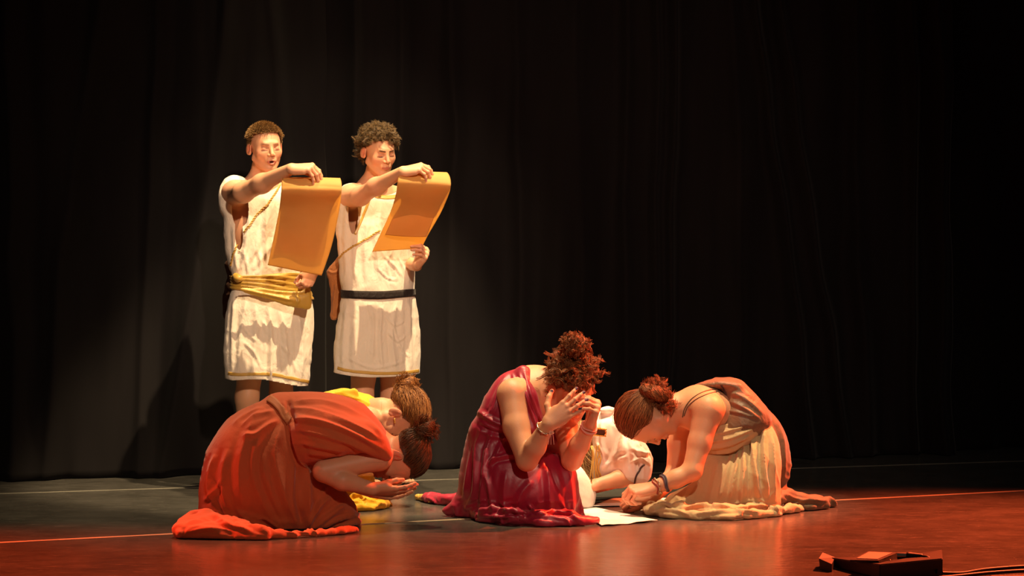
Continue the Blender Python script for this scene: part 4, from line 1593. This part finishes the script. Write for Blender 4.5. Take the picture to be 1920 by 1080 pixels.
# ------------------------------------------------------------------ woman in yellow behind
def woman_yellow():
    p = thing('person', 'crouching woman in yellow with auburn bun and ear hoop, half hidden behind rust dress', 'person', Fl(660, 948), 'bowed kneeling women')
    B = Body(SK_GIRL, 6)
    B.head(W(744, 784, 8.80), (-.12, -.22, -1), (1, -.02, -.12), .97, fem=True)
    f = B.f
    f.chain([W(690, 775, 8.86), W(715, 770, 8.83), W(738, 780, 8.80)], [.048, .047, .045], .03)
    f.chain([W(560, 860, 8.9), W(610, 790, 8.9), W(680, 780, 8.87)], [.085, .08, .07], .05)
    for dy, hd in ((8.74, 1), (9.0, -1)):
        f.chain([W(690, 785, dy), W(650, 875, dy - .02 * hd), W(715, 880, 8.86 - .06 * hd)], [.050, .042, .026], .02)
        B.hand(W(716, 878, 8.86 - .06 * hd), (.6, 0, .45), (.4, -.6 * hd, -.7), -hd, ((.3, .3, .2),) * 4, s=.93, fine=.0025)
    B.build('body', SKIN, p)
    hair(B, HAIR_AUBURN, p, [updo(B, (0, -.98, .12), 2800, 2, .013, .004, .38, nape=-.85), bun(B, (0, -.140, .020), .046, 420, 4, (.95, 1, 1.0), rr=.0015), fluff(B, (0, -.140, .020), .042, 60),
                             updo(B, (0, -.98, -.10), 500, 12, .020, .006, .38)], 5, .1, line=(.42, -.35, -.8))
    o = obj('hoop_earring', *ring(W(740, 789, 8.715), (1, .2, .1), .011, .0018), GOLD, p)
    d = Field()
    d.pillow([(560, 770), (592, 744), (615, 735), (645, 729), (672, 735), (702, 746), (722, 764), (708, 792), (690, 830), (640, 860), (570, 850)], 8.88, .9)
    d.pillow([(620, 737), (668, 727), (674, 750), (640, 756)], 8.80, .35, k=.008, curve=False)
    d.pillow([(520, 880), (570, 850), (640, 850), (692, 868), (702, 900), (700, 952), (640, 958), (540, 958)], 8.92, .9)
    rim(d, [Fl(600, 950, .02), Fl(650, 951, .02), Fl(700, 948, .02), Fl(726, 944, .015)], .018, .02)
    rim(d, [Fl(650, 938, .04), Fl(690, 934, .05), Fl(722, 938, .03)], .014, .02)
    S = [([(640, 740), (680, 752), (705, 768)], .01, .006), ([(655, 930), (690, 925), (715, 940)], .007, .010), ([(650, 942), (690, 938), (720, 945)], .006, .009), ([(665, 900), (680, 930), (690, 945)], .008, .009), ([(640, 885), (665, 890), (690, 885)], .008, .008)]
    garment('dress', d, YELLOW, p, .005, floor=.003, strokes=S, noise=[((8, 8, 5), .005, 3)], pud=.011)
    return B


# ------------------------------------------------------------------ woman in crimson
def woman_crimson():
    p = thing('person', 'kneeling woman in crimson satin gown, curly copper hair piled up, hands over face', 'person', Fl(975, 970), 'bowed kneeling women')
    B = Body(SK_GIRL, 7)
    B.head(W(1076, 734, 8.42), (.14, -.64, -.76), (.07, -.76, .64), .98, fem=True)
    f = B.f
    NAV = (.03, .028, .07)
    f.chain([W(992, 722, 8.52), W(1025, 722, 8.48), W(1062, 732, 8.45)], [.066, .056, .052], .04)
    f.chain([W(925, 880, 8.62), W(960, 810, 8.56), W(995, 755, 8.50), W(1000, 728, 8.50)], [.085, .08, .085, .075], .06)
    f.chain([W(1000, 735, 8.50), W(962, 738, 8.37)], [.07, .060], .05)
    f.chain([W(1000, 735, 8.50), W(1052, 745, 8.60)], [.07, .055], .05)
    f.chain([W(960, 742, 8.36), W(968, 800, 8.31), W(988, 862, 8.25)], [.056, .050, .041], .02)
    f.chain([W(988, 864, 8.25), W(1004, 838, 8.21), W(1027, 796, 8.155)], [.041, .040, .026], .012)
    B.hand(W(1028, 794, 8.155), (.80, .12, .60), (-.12, -1, .05), -1, ((.10, .16, .10), (.12, .16, .10), (.16, .18, .10), (.22, .2, .12)), (.16, .04, -.06, -.16), s=.98, thumb_dir=(.88, .40, -.25), nails=NAV, thumb_len=1.15)
    f.chain([W(1052, 748, 8.60), W(1060, 800, 8.48), W(1072, 862, 8.36)], [.050, .045, .040], .02)
    f.chain([W(1072, 864, 8.36), W(1086, 835, 8.30), W(1106, 797, 8.25)], [.040, .038, .026], .012)
    B.hand(W(1107, 795, 8.25), (.28, -.50, .80), (.93, .10, -.2), 1, ((1.35, .35, .15), (1.35, .35, .15), (1.35, .4, .15), (1.35, .45, .2)), (.02, .0, -.01, -.03), s=.96, nails=NAV, thumb_dir=(.3, .7, -.6))
    for kx, ky, kd, hx in ((1010, 905, 8.26, 900), (1060, 900, 8.52, 950)):
        f.chain([W(hx + 20, 885, kd + .2), W(kx - 15, ky + 10, kd + .13)], [.055, .032], .03)
        a = W(kx - 15, 950, kd + .13)
        a[2] = .06
        b = a + np.array([-.22, .14, -.01])
        f.chain([a, b, b + np.array([-.03, .02, -.01])], [.040, .03, .024], .03)
    B.build('body', SKIN, p)
    g = np.random.default_rng(9)
    up = updo(B, (0, -.42, .90), 1800, 5, .010, .0035, .36)
    b0 = nrm([0, -.50, .86])
    d = g.normal(size=(2600, 3))
    d /= np.linalg.norm(d, axis=1, keepdims=True)
    ang = (d * b0).sum(1)
    d = d[(ang > .30) & (ang < .92)][:230]
    c1 = curls(B, scalp(B, d, .008), d * 1.3 + b0 * .25, .047, .0075, 1.8, 6, .0008, 15, jit=.75)
    d3 = g.normal(size=(170, 3))
    d3 /= np.linalg.norm(d3, axis=1, keepdims=True)
    bc = np.array([.0, -.092, .178])
    c2 = curls(B, bc + d3 * np.array([.034, .026, .026]), d3 + np.array([0, -.2, .3]), .030, .0075, 1.5, 8, .0008, 13, jit=.9)
    hair(B, HAIR_CURLY, p, [up, c1, c2, bun(B, tuple(bc), .042, 300, 6, (1.1, .9, .9))], 5, .1)
    obj('hoop_earring', *ring(W(1024, 739, 8.40), (.4, 1, .1), .009, .0024), GOLD, p)
    w1, ax1 = W(1022, 803, 8.163), W(1027, 796, 8.155) - W(1004, 838, 8.21)
    cbr = obj('charm_bracelet', *ring(w1, ax1, .034, .0028, 50, .003, 6, 1, 11), SILVER, p)
    w2, ax2 = W(1103, 804, 8.26), W(1106, 797, 8.25) - W(1086, 835, 8.30)
    obj('woven_bracelet', *join([ring(w2, ax2, .032, .0045, 50, .002, 6, 1), ring(w2 + nrm(ax2) * .011, ax2, .031, .0030, 50, .003, 6, 3)]), BRAID_PINK, p)
    tas = []
    for q in (-.004, .0, .005):
        a = W(1033, 808, 8.12)
        tas.append(tubes(catmull([a + [q, 0, 0], a + [q * 1.6, -.003, -.02], a + [q * 2.3, .0, -.052]], 6)[None], .0014, 5, 1, 0))
    obj('tassel', *join(tas), BRAID_PINK, cbr)

    s = Field()
    s.pillow([(972, 691), (945, 700), (926, 718), (908, 748), (893, 785), (886, 815), (950, 840), (1040, 850), (1056, 830), (1046, 800), (1028, 785), (1013, 760), (1003, 722), (993, 693)], 8.48, .80, k=.02, tilt=(.25, 0))
    s.cone(W(982, 698, 8.44), W(990, 745, 8.365), .026, .030, .03)
    s.cone(W(990, 745, 8.365), W(1004, 800, 8.36), .030, .040, .04)
    s.pillow([(866, 975), (862, 905), (869, 850), (882, 805), (900, 786), (945, 795), (985, 838), (1030, 850), (1062, 856), (1080, 885), (1088, 940), (1090, 990), (1000, 1000), (900, 995)], 8.48, .92, k=.03, tilt=(-.15, 0))
    rim(s, [Fl(890, 968, .015), Fl(930, 975, .016), Fl(1000, 979, .016), Fl(1060, 980, .015), Fl(1118, 979, .010)], .013, .03, .008, 5, 2)
    rim(s, [Fl(905, 965, .03), Fl(960, 968, .035), Fl(1020, 970, .03), Fl(1085, 972, .02)], .016, .03, .010, 5, 5)
    rim(s, [Fl(800, 935, .014), Fl(830, 938, .02), Fl(868, 940, .02)], .020, .03)
    s.pillow([(874, 870), (866, 915), (848, 942), (824, 960), (860, 972), (905, 970), (910, 890)], 8.50, .8, k=.02)
    S = [([(960, 698), (972, 740), (990, 790), (1005, 830)], .007, .007), ([(972, 696), (984, 735), (1000, 780), (1015, 820)], .007, .008), ([(983, 696), (993, 735), (1008, 775), (1028, 815)], .006, .007),
         ([(950, 705), (935, 730), (915, 775)], .008, .006), ([(935, 740), (925, 765), (905, 790)], .008, .007), ([(897, 770), (925, 790), (955, 800)], .012, .014), ([(893, 795), (930, 812), (965, 815)], .010, -.012),
         ([(905, 800), (893, 850), (890, 920), (870, 960)], .012, .013), ([(925, 805), (912, 850), (905, 910), (900, 960)], .012, .013), ([(945, 812), (935, 845), (915, 880)], .010, .010), ([(890, 820), (878, 880), (872, 940)], .010, .010),
         ([(915, 870), (930, 860), (960, 855), (985, 862)], .010, .012), ([(910, 885), (918, 920), (925, 965)], .012, .012), ([(950, 880), (945, 930), (955, 970)], .016, .008), ([(1025, 870), (1030, 920), (1032, 970)], .016, .009),
         ([(1060, 870), (1070, 915), (1074, 970)], .014, .009), ([(1000, 900), (975, 930), (970, 970)], .016, .007), ([(1045, 860), (1015, 850), (985, 852)], .010, .009),
         ([(885, 958), (930, 955), (990, 962), (1050, 960), (1090, 970)], .008, .012), ([(900, 968), (960, 970), (1010, 966), (1060, 974)], .007, .009), ([(990, 945), (1005, 960), (1030, 968)], .008, .010),
         ([(1020, 850), (1040, 900), (1060, 940)], .012, -.006), ([(935, 940), (960, 955), (985, 975)], .008, .010), ([(1050, 940), (1065, 960), (1085, 975)], .008, .009)]
    garment('gown', s, CRIMSON, p, .005, floor=.003, strokes=S, noise=[((6, 6, 2.5), .006, 3)], relaxn=2, pud=.010)
    t = Field()
    t.chain([Fl(783, 932, .014), Fl(795, 934, .014), Fl(806, 940, .010)], [.013, .015, .008], .01)
    garment('gold_hem_trim', t, GOLD_TRIM, p, .003, floor=.002, noise=[((90, 90, 90), .003, 2)])
    return B


# ------------------------------------------------------------------ crouching figure in white behind
def woman_white():
    p = thing('person', 'crouched figure in white cotton gown with gold brown cord, between crimson and beige women', 'person', Fl(1140, 940), 'bowed kneeling women')
    B = Body(SK_GIRL, 8)
    B.head(W(1072, 842, 8.98), (-.35, -.25, -.9), (-.85, -.1, .35), .96, fem=True)
    f = B.f
    f.chain([W(1140, 820, 9.02), W(1100, 828, 9.0), W(1080, 840, 8.98)], [.07, .055, .05], .03)
    f.chain([W(1175, 870, 9.06), W(1160, 840, 9.04), W(1130, 825, 9.02)], [.07, .07, .06], .05)
    f.chain([W(1140, 840, 8.92), W(1184, 893, 8.87)], [.035, .038], .02)
    f.chain([W(1188, 895, 8.86), W(1160, 898, 8.83), W(1122, 908, 8.80)], [.036, .033, .025], .015)
    B.hand(W(1121, 908, 8.80), (-.97, -.1, -.10), (-.1, -.3, .9), 1, ((.4, .3, .2),) * 4, s=.93, fine=.0025)
    f.chain([W(1130, 835, 9.14), W(1165, 895, 9.2), W(1110, 915, 9.1)], [.05, .042, .027], .02)
    B.hand(W(1109, 915, 9.1), (-.97, -.1, -.10), (-.1, -.3, .9), -1, ((.4, .3, .2),) * 4, s=.93, fine=.003)
    B.build('body', SKIN, p)
    g = np.random.default_rng(3)
    n = 800
    T = 14
    t = np.linspace(0, 1, T)[None, :, None]
    a = np.array([W(x, y, 8.93) for x, y in zip(g.uniform(1040, 1092, n), g.uniform(800, 842, n))])
    b = np.array([W(x, y, 8.88) for x, y in zip(g.uniform(1086, 1124, n), g.uniform(868, 905, n))])
    b[:, 1] += g.uniform(-.02, .05, n)
    mid = (a + b) / 2 + np.array([.01, -.05, .02]) + g.normal(size=(n, 3)) * .006
    P = a[:, None] * (1 - t) ** 2 + mid[:, None] * 2 * t * (1 - t) + b[:, None] * t ** 2
    P[:, :, 0] += .006 * np.sin(t[:, :, 0] * 14 + g.random((n, 1)) * 2)
    V, F = tubes(P, g.uniform(.8, 1.6, n) * .0013, 3, 5, .3)
    hair(B, HAIR_BLOND, p, [updo(B, (.2, -.8, .1), 1500, 3, .01, .003, .38), (V, F, n)], 5, .2)
    d = Field()
    d.pillow([(1106, 800), (1122, 772), (1150, 765), (1172, 782), (1200, 820), (1219, 848), (1223, 878), (1210, 905), (1185, 903), (1150, 890), (1130, 880), (1112, 850)], 8.98, .8)
    d.pillow([(1118, 800), (1150, 790), (1170, 830), (1165, 880), (1140, 890), (1112, 905), (1100, 895), (1112, 850)], 8.88, .6, k=.04)
    d.pillow([(1046, 866), (1070, 868), (1090, 878), (1108, 903), (1116, 930), (1110, 958), (1090, 962), (1066, 962), (1040, 950), (1036, 900)], 8.80, .7, k=.02)
    d.ell(W(1136, 769, 8.93), (.030, .03, .015), None, .01)
    d.pillow([(1170, 830), (1200, 835), (1220, 860), (1216, 900), (1190, 905), (1165, 890)], 8.84, .8, k=.03)
    S = [([(1130, 790), (1128, 830), (1140, 860)], .010, .010), ([(1150, 775), (1160, 820), (1150, 860), (1125, 880)], .012, .014), ([(1118, 830), (1130, 850), (1135, 870)], .008, .010), ([(1170, 800), (1185, 840), (1192, 890)], .010, .010),
         ([(1185, 840), (1200, 850), (1218, 850)], .008, .012), ([(1180, 870), (1200, 860), (1215, 870)], .007, .009), ([(1140, 880), (1150, 860), (1175, 850)], .009, -.010), ([(1190, 820), (1205, 870), (1205, 900)], .008, .008), ([(1160, 790), (1180, 815), (1205, 850)], .009, .009)]
    w = garment('gown', d, WHITE_CLOTH, p, .005, floor=.003, strokes=S, noise=[((12, 12, 8), .008, 3)])
    tr = bvh(w)
    cord('gown_cord', tr, [(1207, 872), (1200, 880), (1193, 892), (1190, 906)], .004, BRAID_DARK, p)
    parts = []
    for k in range(5):
        x = 1112 + k * 3.2
        parts.append(tubes(lay_on(tr, [(x, 836), (x + 2, 855), (x - 1, 880), (x + 3 * (k - 2), 902)], .008 + .003 * (k % 2))[None], .0032, 5, 1, 0))
    obj('gold_cord_fringe', *join(parts), GOLD_TRIM, p)
    c = W(1124, 810, 8.79)
    R = frame((-.1, -1, -.1), (.1, 0, 1))
    bp = []
    for i in range(9):
        for z in (-.014, .014) if 0 < i < 8 else (-.014, -.005, .005, .014):
            q = Field()
            q.ell(c + R @ np.array([(i - 4) * .0065, .004, z]), (.0042,) * 3, None, 0)
            bp.append(q.surf(.0018))
    bcl = obj('beaded_clasp', *join(bp), GOLD, p)
    q = Field()
    q.ell(c + R @ np.array([0, -.003, 0]), (.030, .008, .017), R, 0)
    obj('clasp_stone', *q.surf(.003), DARK_LEATHER, bcl)
    return B


# ------------------------------------------------------------------ woman in beige
def woman_beige():
    p = thing('person', 'kneeling woman in draped beige dress leaning on her fists, auburn bun, profile left', 'person', Fl(1380, 958), 'bowed kneeling women')
    B = Body(SK_GIRL, 9)
    B.head(W(1213, 789, 8.60), (.22, .06, -.95), (-.94, -.12, -.28), .97, fem=True, ears=False)
    f = B.f
    f.chain([W(1300, 765, 8.66), W(1262, 768, 8.64), W(1228, 782, 8.61)], [.066, .054, .050], .03)
    f.chain([W(1425, 850, 8.74), W(1390, 805, 8.70), W(1345, 775, 8.67), W(1305, 762, 8.66)], [.055, .065, .07, .07], .06)
    f.chain([W(1318, 768, 8.66), W(1328, 768, 8.53)], [.08, .064], .05)
    f.chain([W(1315, 768, 8.66), W(1285, 775, 8.80)], [.07, .055], .05)
    f.chain([W(1326, 772, 8.52), W(1312, 830, 8.49), W(1298, 882, 8.46)], [.060, .045, .039], .02)
    f.chain([W(1298, 884, 8.46), W(1268, 898, 8.45), W(1228, 914, 8.44)], [.039, .036, .026], .015)
    B.hand(W(1227, 914, 8.44), (-.98, -.06, -.14), (-.15, -.35, .92), 1, ((.75, 1.1, .7), (.85, 1.15, .7), (.95, 1.2, .7), (1.05, 1.2, .7)), (.04, .01, -.02, -.05), s=.98, thumb_dir=(.3, .85, -.45))
    f.chain([W(1285, 775, 8.80), W(1274, 830, 8.80), W(1268, 888, 8.80)], [.055, .047, .042], .02)
    f.chain([W(1268, 888, 8.80), W(1222, 934, 8.66)], [.042, .027], .015)
    B.hand(W(1221, 935, 8.66), (-.97, -.15, .02), (-.1, -.5, .86), -1, ((.9, 1.2, .8),) * 4, (.04, .01, -.02, -.05), s=.96, thumb_dir=(.3, .85, -.45))
    for dy in (8.60, 8.84):
        f.chain([W(1425, 885, dy + .02), W(1330, 928, dy + .01)], [.050, .030], .03)
        a = W(1315, 940, dy + .01)
        a[2] = .055
        b = a + np.array([.22, .02, -.01])
        f.chain([a, b, b + np.array([.05, 0, -.01])], [.035, .03, .024], .03)
    tb = bvh(B.build('body', SKIN, p))
    cord('shoulder_strap', tb, [(1352, 729), (1325, 733), (1300, 746), (1285, 764), (1280, 782)], .0022, TAUPE_DARK, p)
    cord('shoulder_strap', tb, [(1350, 733), (1328, 739), (1306, 749), (1290, 763), (1283, 780)], .0020, TAUPE_DARK, p)
    hair(B, HAIR_RED, p, [updo(B, B.loc(1230, 735, 8.57), 3400, 2, .011, .003, .50, low=-.62, nape=-.75), bun(B, B.loc(1229, 737, 8.57), .053, 520, 4, (1.0, 1, 1.15), rr=.0015), fluff(B, B.loc(1229, 735, 8.57), .046, 90), fluff(B, B.loc(1250, 755, 8.56), .030, 40, 3)], 5, .08, line=(.50, -.62, -.75))
    ba = nrm(W(1228, 914, 8.44) - W(1268, 898, 8.45))
    c0 = W(1234, 911, 8.441)
    obj('beaded_bracelet', *ring(c0, ba, .031, .0024, 40, .003, 6, 1, 12), SILVER, p)
    obj('dark_bracelet', *join([ring(c0 - ba * .026, ba, .034, .0042, 40, .003), ring(c0 - ba * .032, ba + np.array([.1, 0, .1]), .036, .003, 40, .003)]), DENIM, p)
    obj('red_bracelet', *ring(c0 + ba * .012, ba, .0295, .0030, 40, .004, 6, 2), BRAID_RED, p)

    d = Field()
    d.pillow([(1350, 714), (1388, 718), (1420, 745), (1448, 785), (1436, 812), (1402, 834), (1370, 852), (1338, 852), (1322, 836), (1326, 806), (1350, 782), (1361, 752), (1352, 728)], 8.67, .95, k=.02)
    d.pillow([(1288, 731), (1318, 716), (1350, 710), (1385, 714), (1390, 730), (1350, 728), (1318, 727)], 8.70, 3.0, k=.02)
    S = [([(1368, 735), (1400, 750), (1432, 780)], .009, .005), ([(1365, 750), (1395, 765), (1425, 785)], .009, .006), ([(1360, 770), (1390, 775), (1420, 785)], .007, .005)]
    bo = garment('bodice', d, TAUPE, p, .005, strokes=S, noise=[((14, 14, 14), .006, 3)])
    tr = bvh(bo)
    cord('armhole_piping', tr, [(1352, 722), (1361, 738), (1363, 755), (1356, 775), (1342, 788)], .0035, BRAID_DARK, bo)
    d = Field()
    d.pillow([(1426, 770), (1390, 778), (1345, 790), (1325, 806), (1320, 838), (1334, 854), (1368, 856), (1402, 838), (1430, 808)], 8.665, 1.22, k=.02)
    S = [([(1330, 805), (1375, 795), (1422, 780)], .006, .008), ([(1326, 818), (1370, 808), (1422, 792)], .006, .009), ([(1324, 830), (1370, 822), (1415, 803)], .006, .009), ([(1326, 842), (1368, 835), (1405, 818)], .006, .008), ([(1335, 851), (1368, 847), (1396, 832)], .006, .007)]
    garment('gathered_midriff', d, BEIGE, p, .0045, strokes=S, noise=[((8, 8, 50), .003, 3)])
    d = Field()
    d.pillow([(1408, 742), (1440, 768), (1468, 805), (1480, 840), (1482, 880), (1470, 920), (1455, 960), (1420, 965), (1400, 900), (1395, 800)], 8.76, .85, k=.02)
    rim(d, [Fl(1460, 938, .05), Fl(1475, 930, .06), Fl(1500, 938, .04), Fl(1530, 944, .025), Fl(1558, 943, .015)], .016, .03, .006)
    rim(d, [Fl(1462, 915, .09), Fl(1480, 930, .05), Fl(1510, 945, .02), Fl(1545, 948, .015)], .016, .02)
    rim(d, [Fl(1480, 950, .016), Fl(1520, 950, .016), Fl(1556, 946, .012)], .015, .02, .006)
    S = [([(1450, 780), (1468, 830), (1470, 900)], .010, .008), ([(1470, 925), (1500, 938), (1550, 942)], .007, .010), ([(1480, 945), (1520, 940), (1556, 938)], .006, .008)]
    garment('back_skirt', d, TAUPE_DARK, p, .005, floor=.003, strokes=S, noise=[((8, 8, 3), .006, 3)], pud=.010)
    d = Field()
    d.pillow([(1424, 775), (1442, 790), (1458, 820), (1464, 860), (1462, 910), (1458, 965), (1420, 980), (1330, 984), (1245, 980), (1240, 945), (1262, 925), (1298, 905), (1318, 875), (1330, 848), (1372, 845), (1402, 822)], 8.66, .88, k=.03)
    rim(d, [Fl(1212, 957, .016), Fl(1245, 964, .016), Fl(1300, 967, .016), Fl(1370, 968, .016), Fl(1440, 963, .016), Fl(1480, 957, .013), Fl(1525, 950, .010)], .013, .02, .008, 5, 3)
    rim(d, [Fl(1215, 950, .02), Fl(1250, 953, .035), Fl(1300, 955, .035), Fl(1360, 957, .035), Fl(1430, 952, .03)], .015, .02, .008, 5, 1)
    d.ell(Fl(1245, 958, .015), (.06, .05, .028), None, .02)
    S = [([(1418, 785), (1412, 840), (1418, 900), (1425, 950)], .010, .016), ([(1404, 805), (1396, 850), (1392, 910), (1388, 950)], .010, .015), ([(1390, 835), (1380, 880), (1368, 945)], .010, .012), ([(1434, 800), (1432, 860), (1440, 940)], .010, .014), ([(1448, 815), (1450, 870), (1452, 940)], .009, .012),
         ([(1424, 790), (1424, 850), (1432, 920)], .007, -.010), ([(1411, 800), (1404, 850), (1405, 940)], .007, -.010), ([(1350, 860), (1340, 900), (1330, 945)], .014, .008), ([(1375, 850), (1362, 890), (1350, 940)], .010, .008), ([(1320, 880), (1300, 920), (1280, 945)], .014, .006),
         ([(1216, 955), (1240, 945), (1265, 955)], .007, .012), ([(1225, 962), (1250, 956), (1290, 964)], .006, .010), ([(1280, 952), (1330, 945), (1380, 955)], .008, .010), ([(1300, 965), (1360, 958), (1430, 960)], .007, .010), ([(1390, 950), (1440, 948), (1475, 958)], .008, .010), ([(1262, 948), (1285, 940), (1310, 942)], .007, .008)]
    garment('skirt', d, BEIGE, p, .005, floor=.003, strokes=S, noise=[((12, 12, 3), .005, 3)], pud=.010)
    return B


woman_rust()
woman_yellow()
woman_crimson()
woman_white()
woman_beige()


# ------------------------------------------------------------------ papers on the floor
def paper(corners, label, lift, mt=PAPER):
    P = [Fl(x, y, .004) for x, y in corners]

    def fn(u, v):
        a = P[0] + (P[1] - P[0]) * u[:, None]
        b = P[3] + (P[2] - P[3]) * u[:, None]
        q = a + (b - a) * v[:, None]
        q[:, 2] = .003 + lift * (np.sin(u * 5 + 1) ** 2 * .5 + u ** 4 * .5) * (.4 + .6 * v)
        q[:, 1] += .006 * np.sin(u * 23) * v
        return q
    V, F = sheet(fn, 40, 12)
    o = obj('paper_sheet', V, F, mt, None, None, True, .0006)
    tag(o, label, 'paper', 'paper sheets on the floor')


paper([(1078, 955), (1118, 952), (1233, 977), (1128, 986)], 'bright paper sheet on floor sticking out from under the crimson gown', .008)
paper([(1108, 949), (1150, 934), (1262, 934), (1250, 947)], 'white paper sheet on floor beneath the fists of the beige woman', .004)


# ------------------------------------------------------------------ stage microphone plate and cables
def prism(floor_pts, z0, z1, top_in=0.0):
    P = np.array([Fl(x, y, 0)[:2] for x, y in floor_pts])
    c = P.mean(0)
    Q = c + (P - c) * (1 - top_in)
    n = len(P)
    V = np.vstack([np.c_[P, np.full(n, z0)], np.c_[Q, np.full(n, z1)]])
    return V, P, Q


def device():
    MET = mat('black_metal', (0.015, 0.010, 0.010), 0.45)[0]
    RUB = mat('black_rubber', (0.012, 0.010, 0.010), 0.5)[0]
    PLATE = mat('grey_plate', (0.32, 0.27, 0.23), 0.45)[0]
    p = thing('floor_box', 'low black metal cable box on the floor at lower right', 'floor box', Fl(1655, 1072))
    bm = [(1556, 1063), (1650, 1086), (1768, 1084), (1768, 1066), (1700, 1060)]
    V, P, Q = prism(bm, .002, .040)
    V[5:, 2] = [.030, .046, .062, .062, .034]
    F = np.array([(0, 1, 6, 5), (1, 2, 7, 6), (2, 3, 8, 7), (3, 4, 9, 8), (4, 0, 5, 9)])
    base = mesh_of('base', V, F, False)
    import bmesh
    b = bmesh.new()
    b.from_mesh(base)
    b.verts.ensure_lookup_table()
    b.faces.new([b.verts[i] for i in (5, 6, 7, 8, 9)])
    b.faces.new([b.verts[i] for i in (4, 3, 2, 1, 0)])
    bmesh.ops.recalc_face_normals(b, faces=b.faces[:])
    bmesh.ops.bevel(b, geom=b.edges[:], offset=.003, segments=2, affect='EDGES')
    b.to_mesh(base)
    b.free()
    base.materials.append(MET)
    o = bpy.data.objects.new('housing', base)
    C.objects.link(o)
    o.parent = p
    o.matrix_parent_inverse = Matrix.Translation(p.location).inverted()
    # upturned left flap
    pts = [Fl(1538, 1068, .002), Fl(1560, 1072, .002), Fl(1566, 1060, .002), Fl(1544, 1060, .002)]
    hi = [pts[0] + [-.004, 0, .036], pts[1] + [0, 0, .024], pts[2] + [0, 0, .026], pts[3] + [-.002, 0, .042]]
    Vb = np.array(pts + hi)
    Fb = np.array([(3, 2, 1, 0), (4, 5, 6, 7), (0, 1, 5, 4), (1, 2, 6, 5), (2, 3, 7, 6), (3, 0, 4, 7)])
    obj('end_flap', Vb, Fb, MET, p, None, False)
    obj('screw', *ring(W(1669, 1050, 6.83), (0, 0, 1), .002, .0016, 12), SILVER, p)
    # microphone wedge on top
    m = thing('boundary_microphone', 'small flat wedge microphone lying on the black cable box', 'microphone', W(1640, 1050, 6.85))
    a, b_, c, d = W(1594, 1050, 6.80), W(1648, 1051, 6.78), W(1684, 1036, 6.90), W(1628, 1034, 6.93)
    lo = [q - [0, 0, .006] for q in (a, b_)] + [c - [0, 0, .024], d - [0, 0, .024]]
    Vw = np.array(lo + [a, b_, c, d])
    obj('wedge', Vw, Fb, MET, m, None, False)
    inn = [a * .86 + c * .14 + [0, 0, .001], b_ * .9 + d * .1 + [0, 0, .001], c * .88 + a * .12 + [0, 0, .001], d * .9 + b_ * .1 + [0, 0, .001]]
    Vp = np.array([q - [0, 0, .003] for q in inn] + [q + [0, 0, .001] for q in inn])
    obj('top_plate', Vp, Fb, PLATE, m, None, False)
    a, b_ = W(1683, 1042, 6.86), W(1722, 1043, 6.84)
    P = np.linspace(0, 1, 9)[:, None] * (b_ - a) + a
    Vt, Ft = tubes(P[None], .011, 14, 4, .3)
    obj('plug', Vt, Ft, SILVER, m)
    cap_ = Field()
    cap_.cone(a + (b_ - a) * .55, b_ + (b_ - a) * .15, .0125, .008, 0)
    obj('plug_sleeve', *cap_.surf(.0018), RUB, m)
    cb = [W(1722, 1044, 6.84), W(1738, 1044, 6.82), W(1752, 1053, 6.80), W(1758, 1062, 6.775), W(1756, 1074, 6.74)]
    o = obj('cable', *tube1(cb, .0035), RUB, m)
    for i, (pts, lab) in enumerate((([Fl(1768, 1075, .008), Fl(1805, 1075, .005), Fl(1850, 1068, .005), Fl(1930, 1062, .005), Fl(2000, 1060, .005)], 'upper black cable running right from the cable box to the frame edge'),
                                    ([Fl(1760, 1084, .010), Fl(1800, 1080, .005), Fl(1860, 1074, .005), Fl(1930, 1070, .005), Fl(2000, 1068, .005)], 'lower black cable running right from the cable box to the frame edge'))):
        o = obj('floor_cable', *tube1(pts, .0055), RUB)
        tag(o, lab, 'cable', 'cables at the lower right')
    o = obj('floor_cover', *box((1.50, 6.62, .001), (2.4, 6.70, .016)), RUB, None, None, False)
    tag(o, 'black rubber cable cover at the bottom right corner of the stage', 'cable cover')


device()
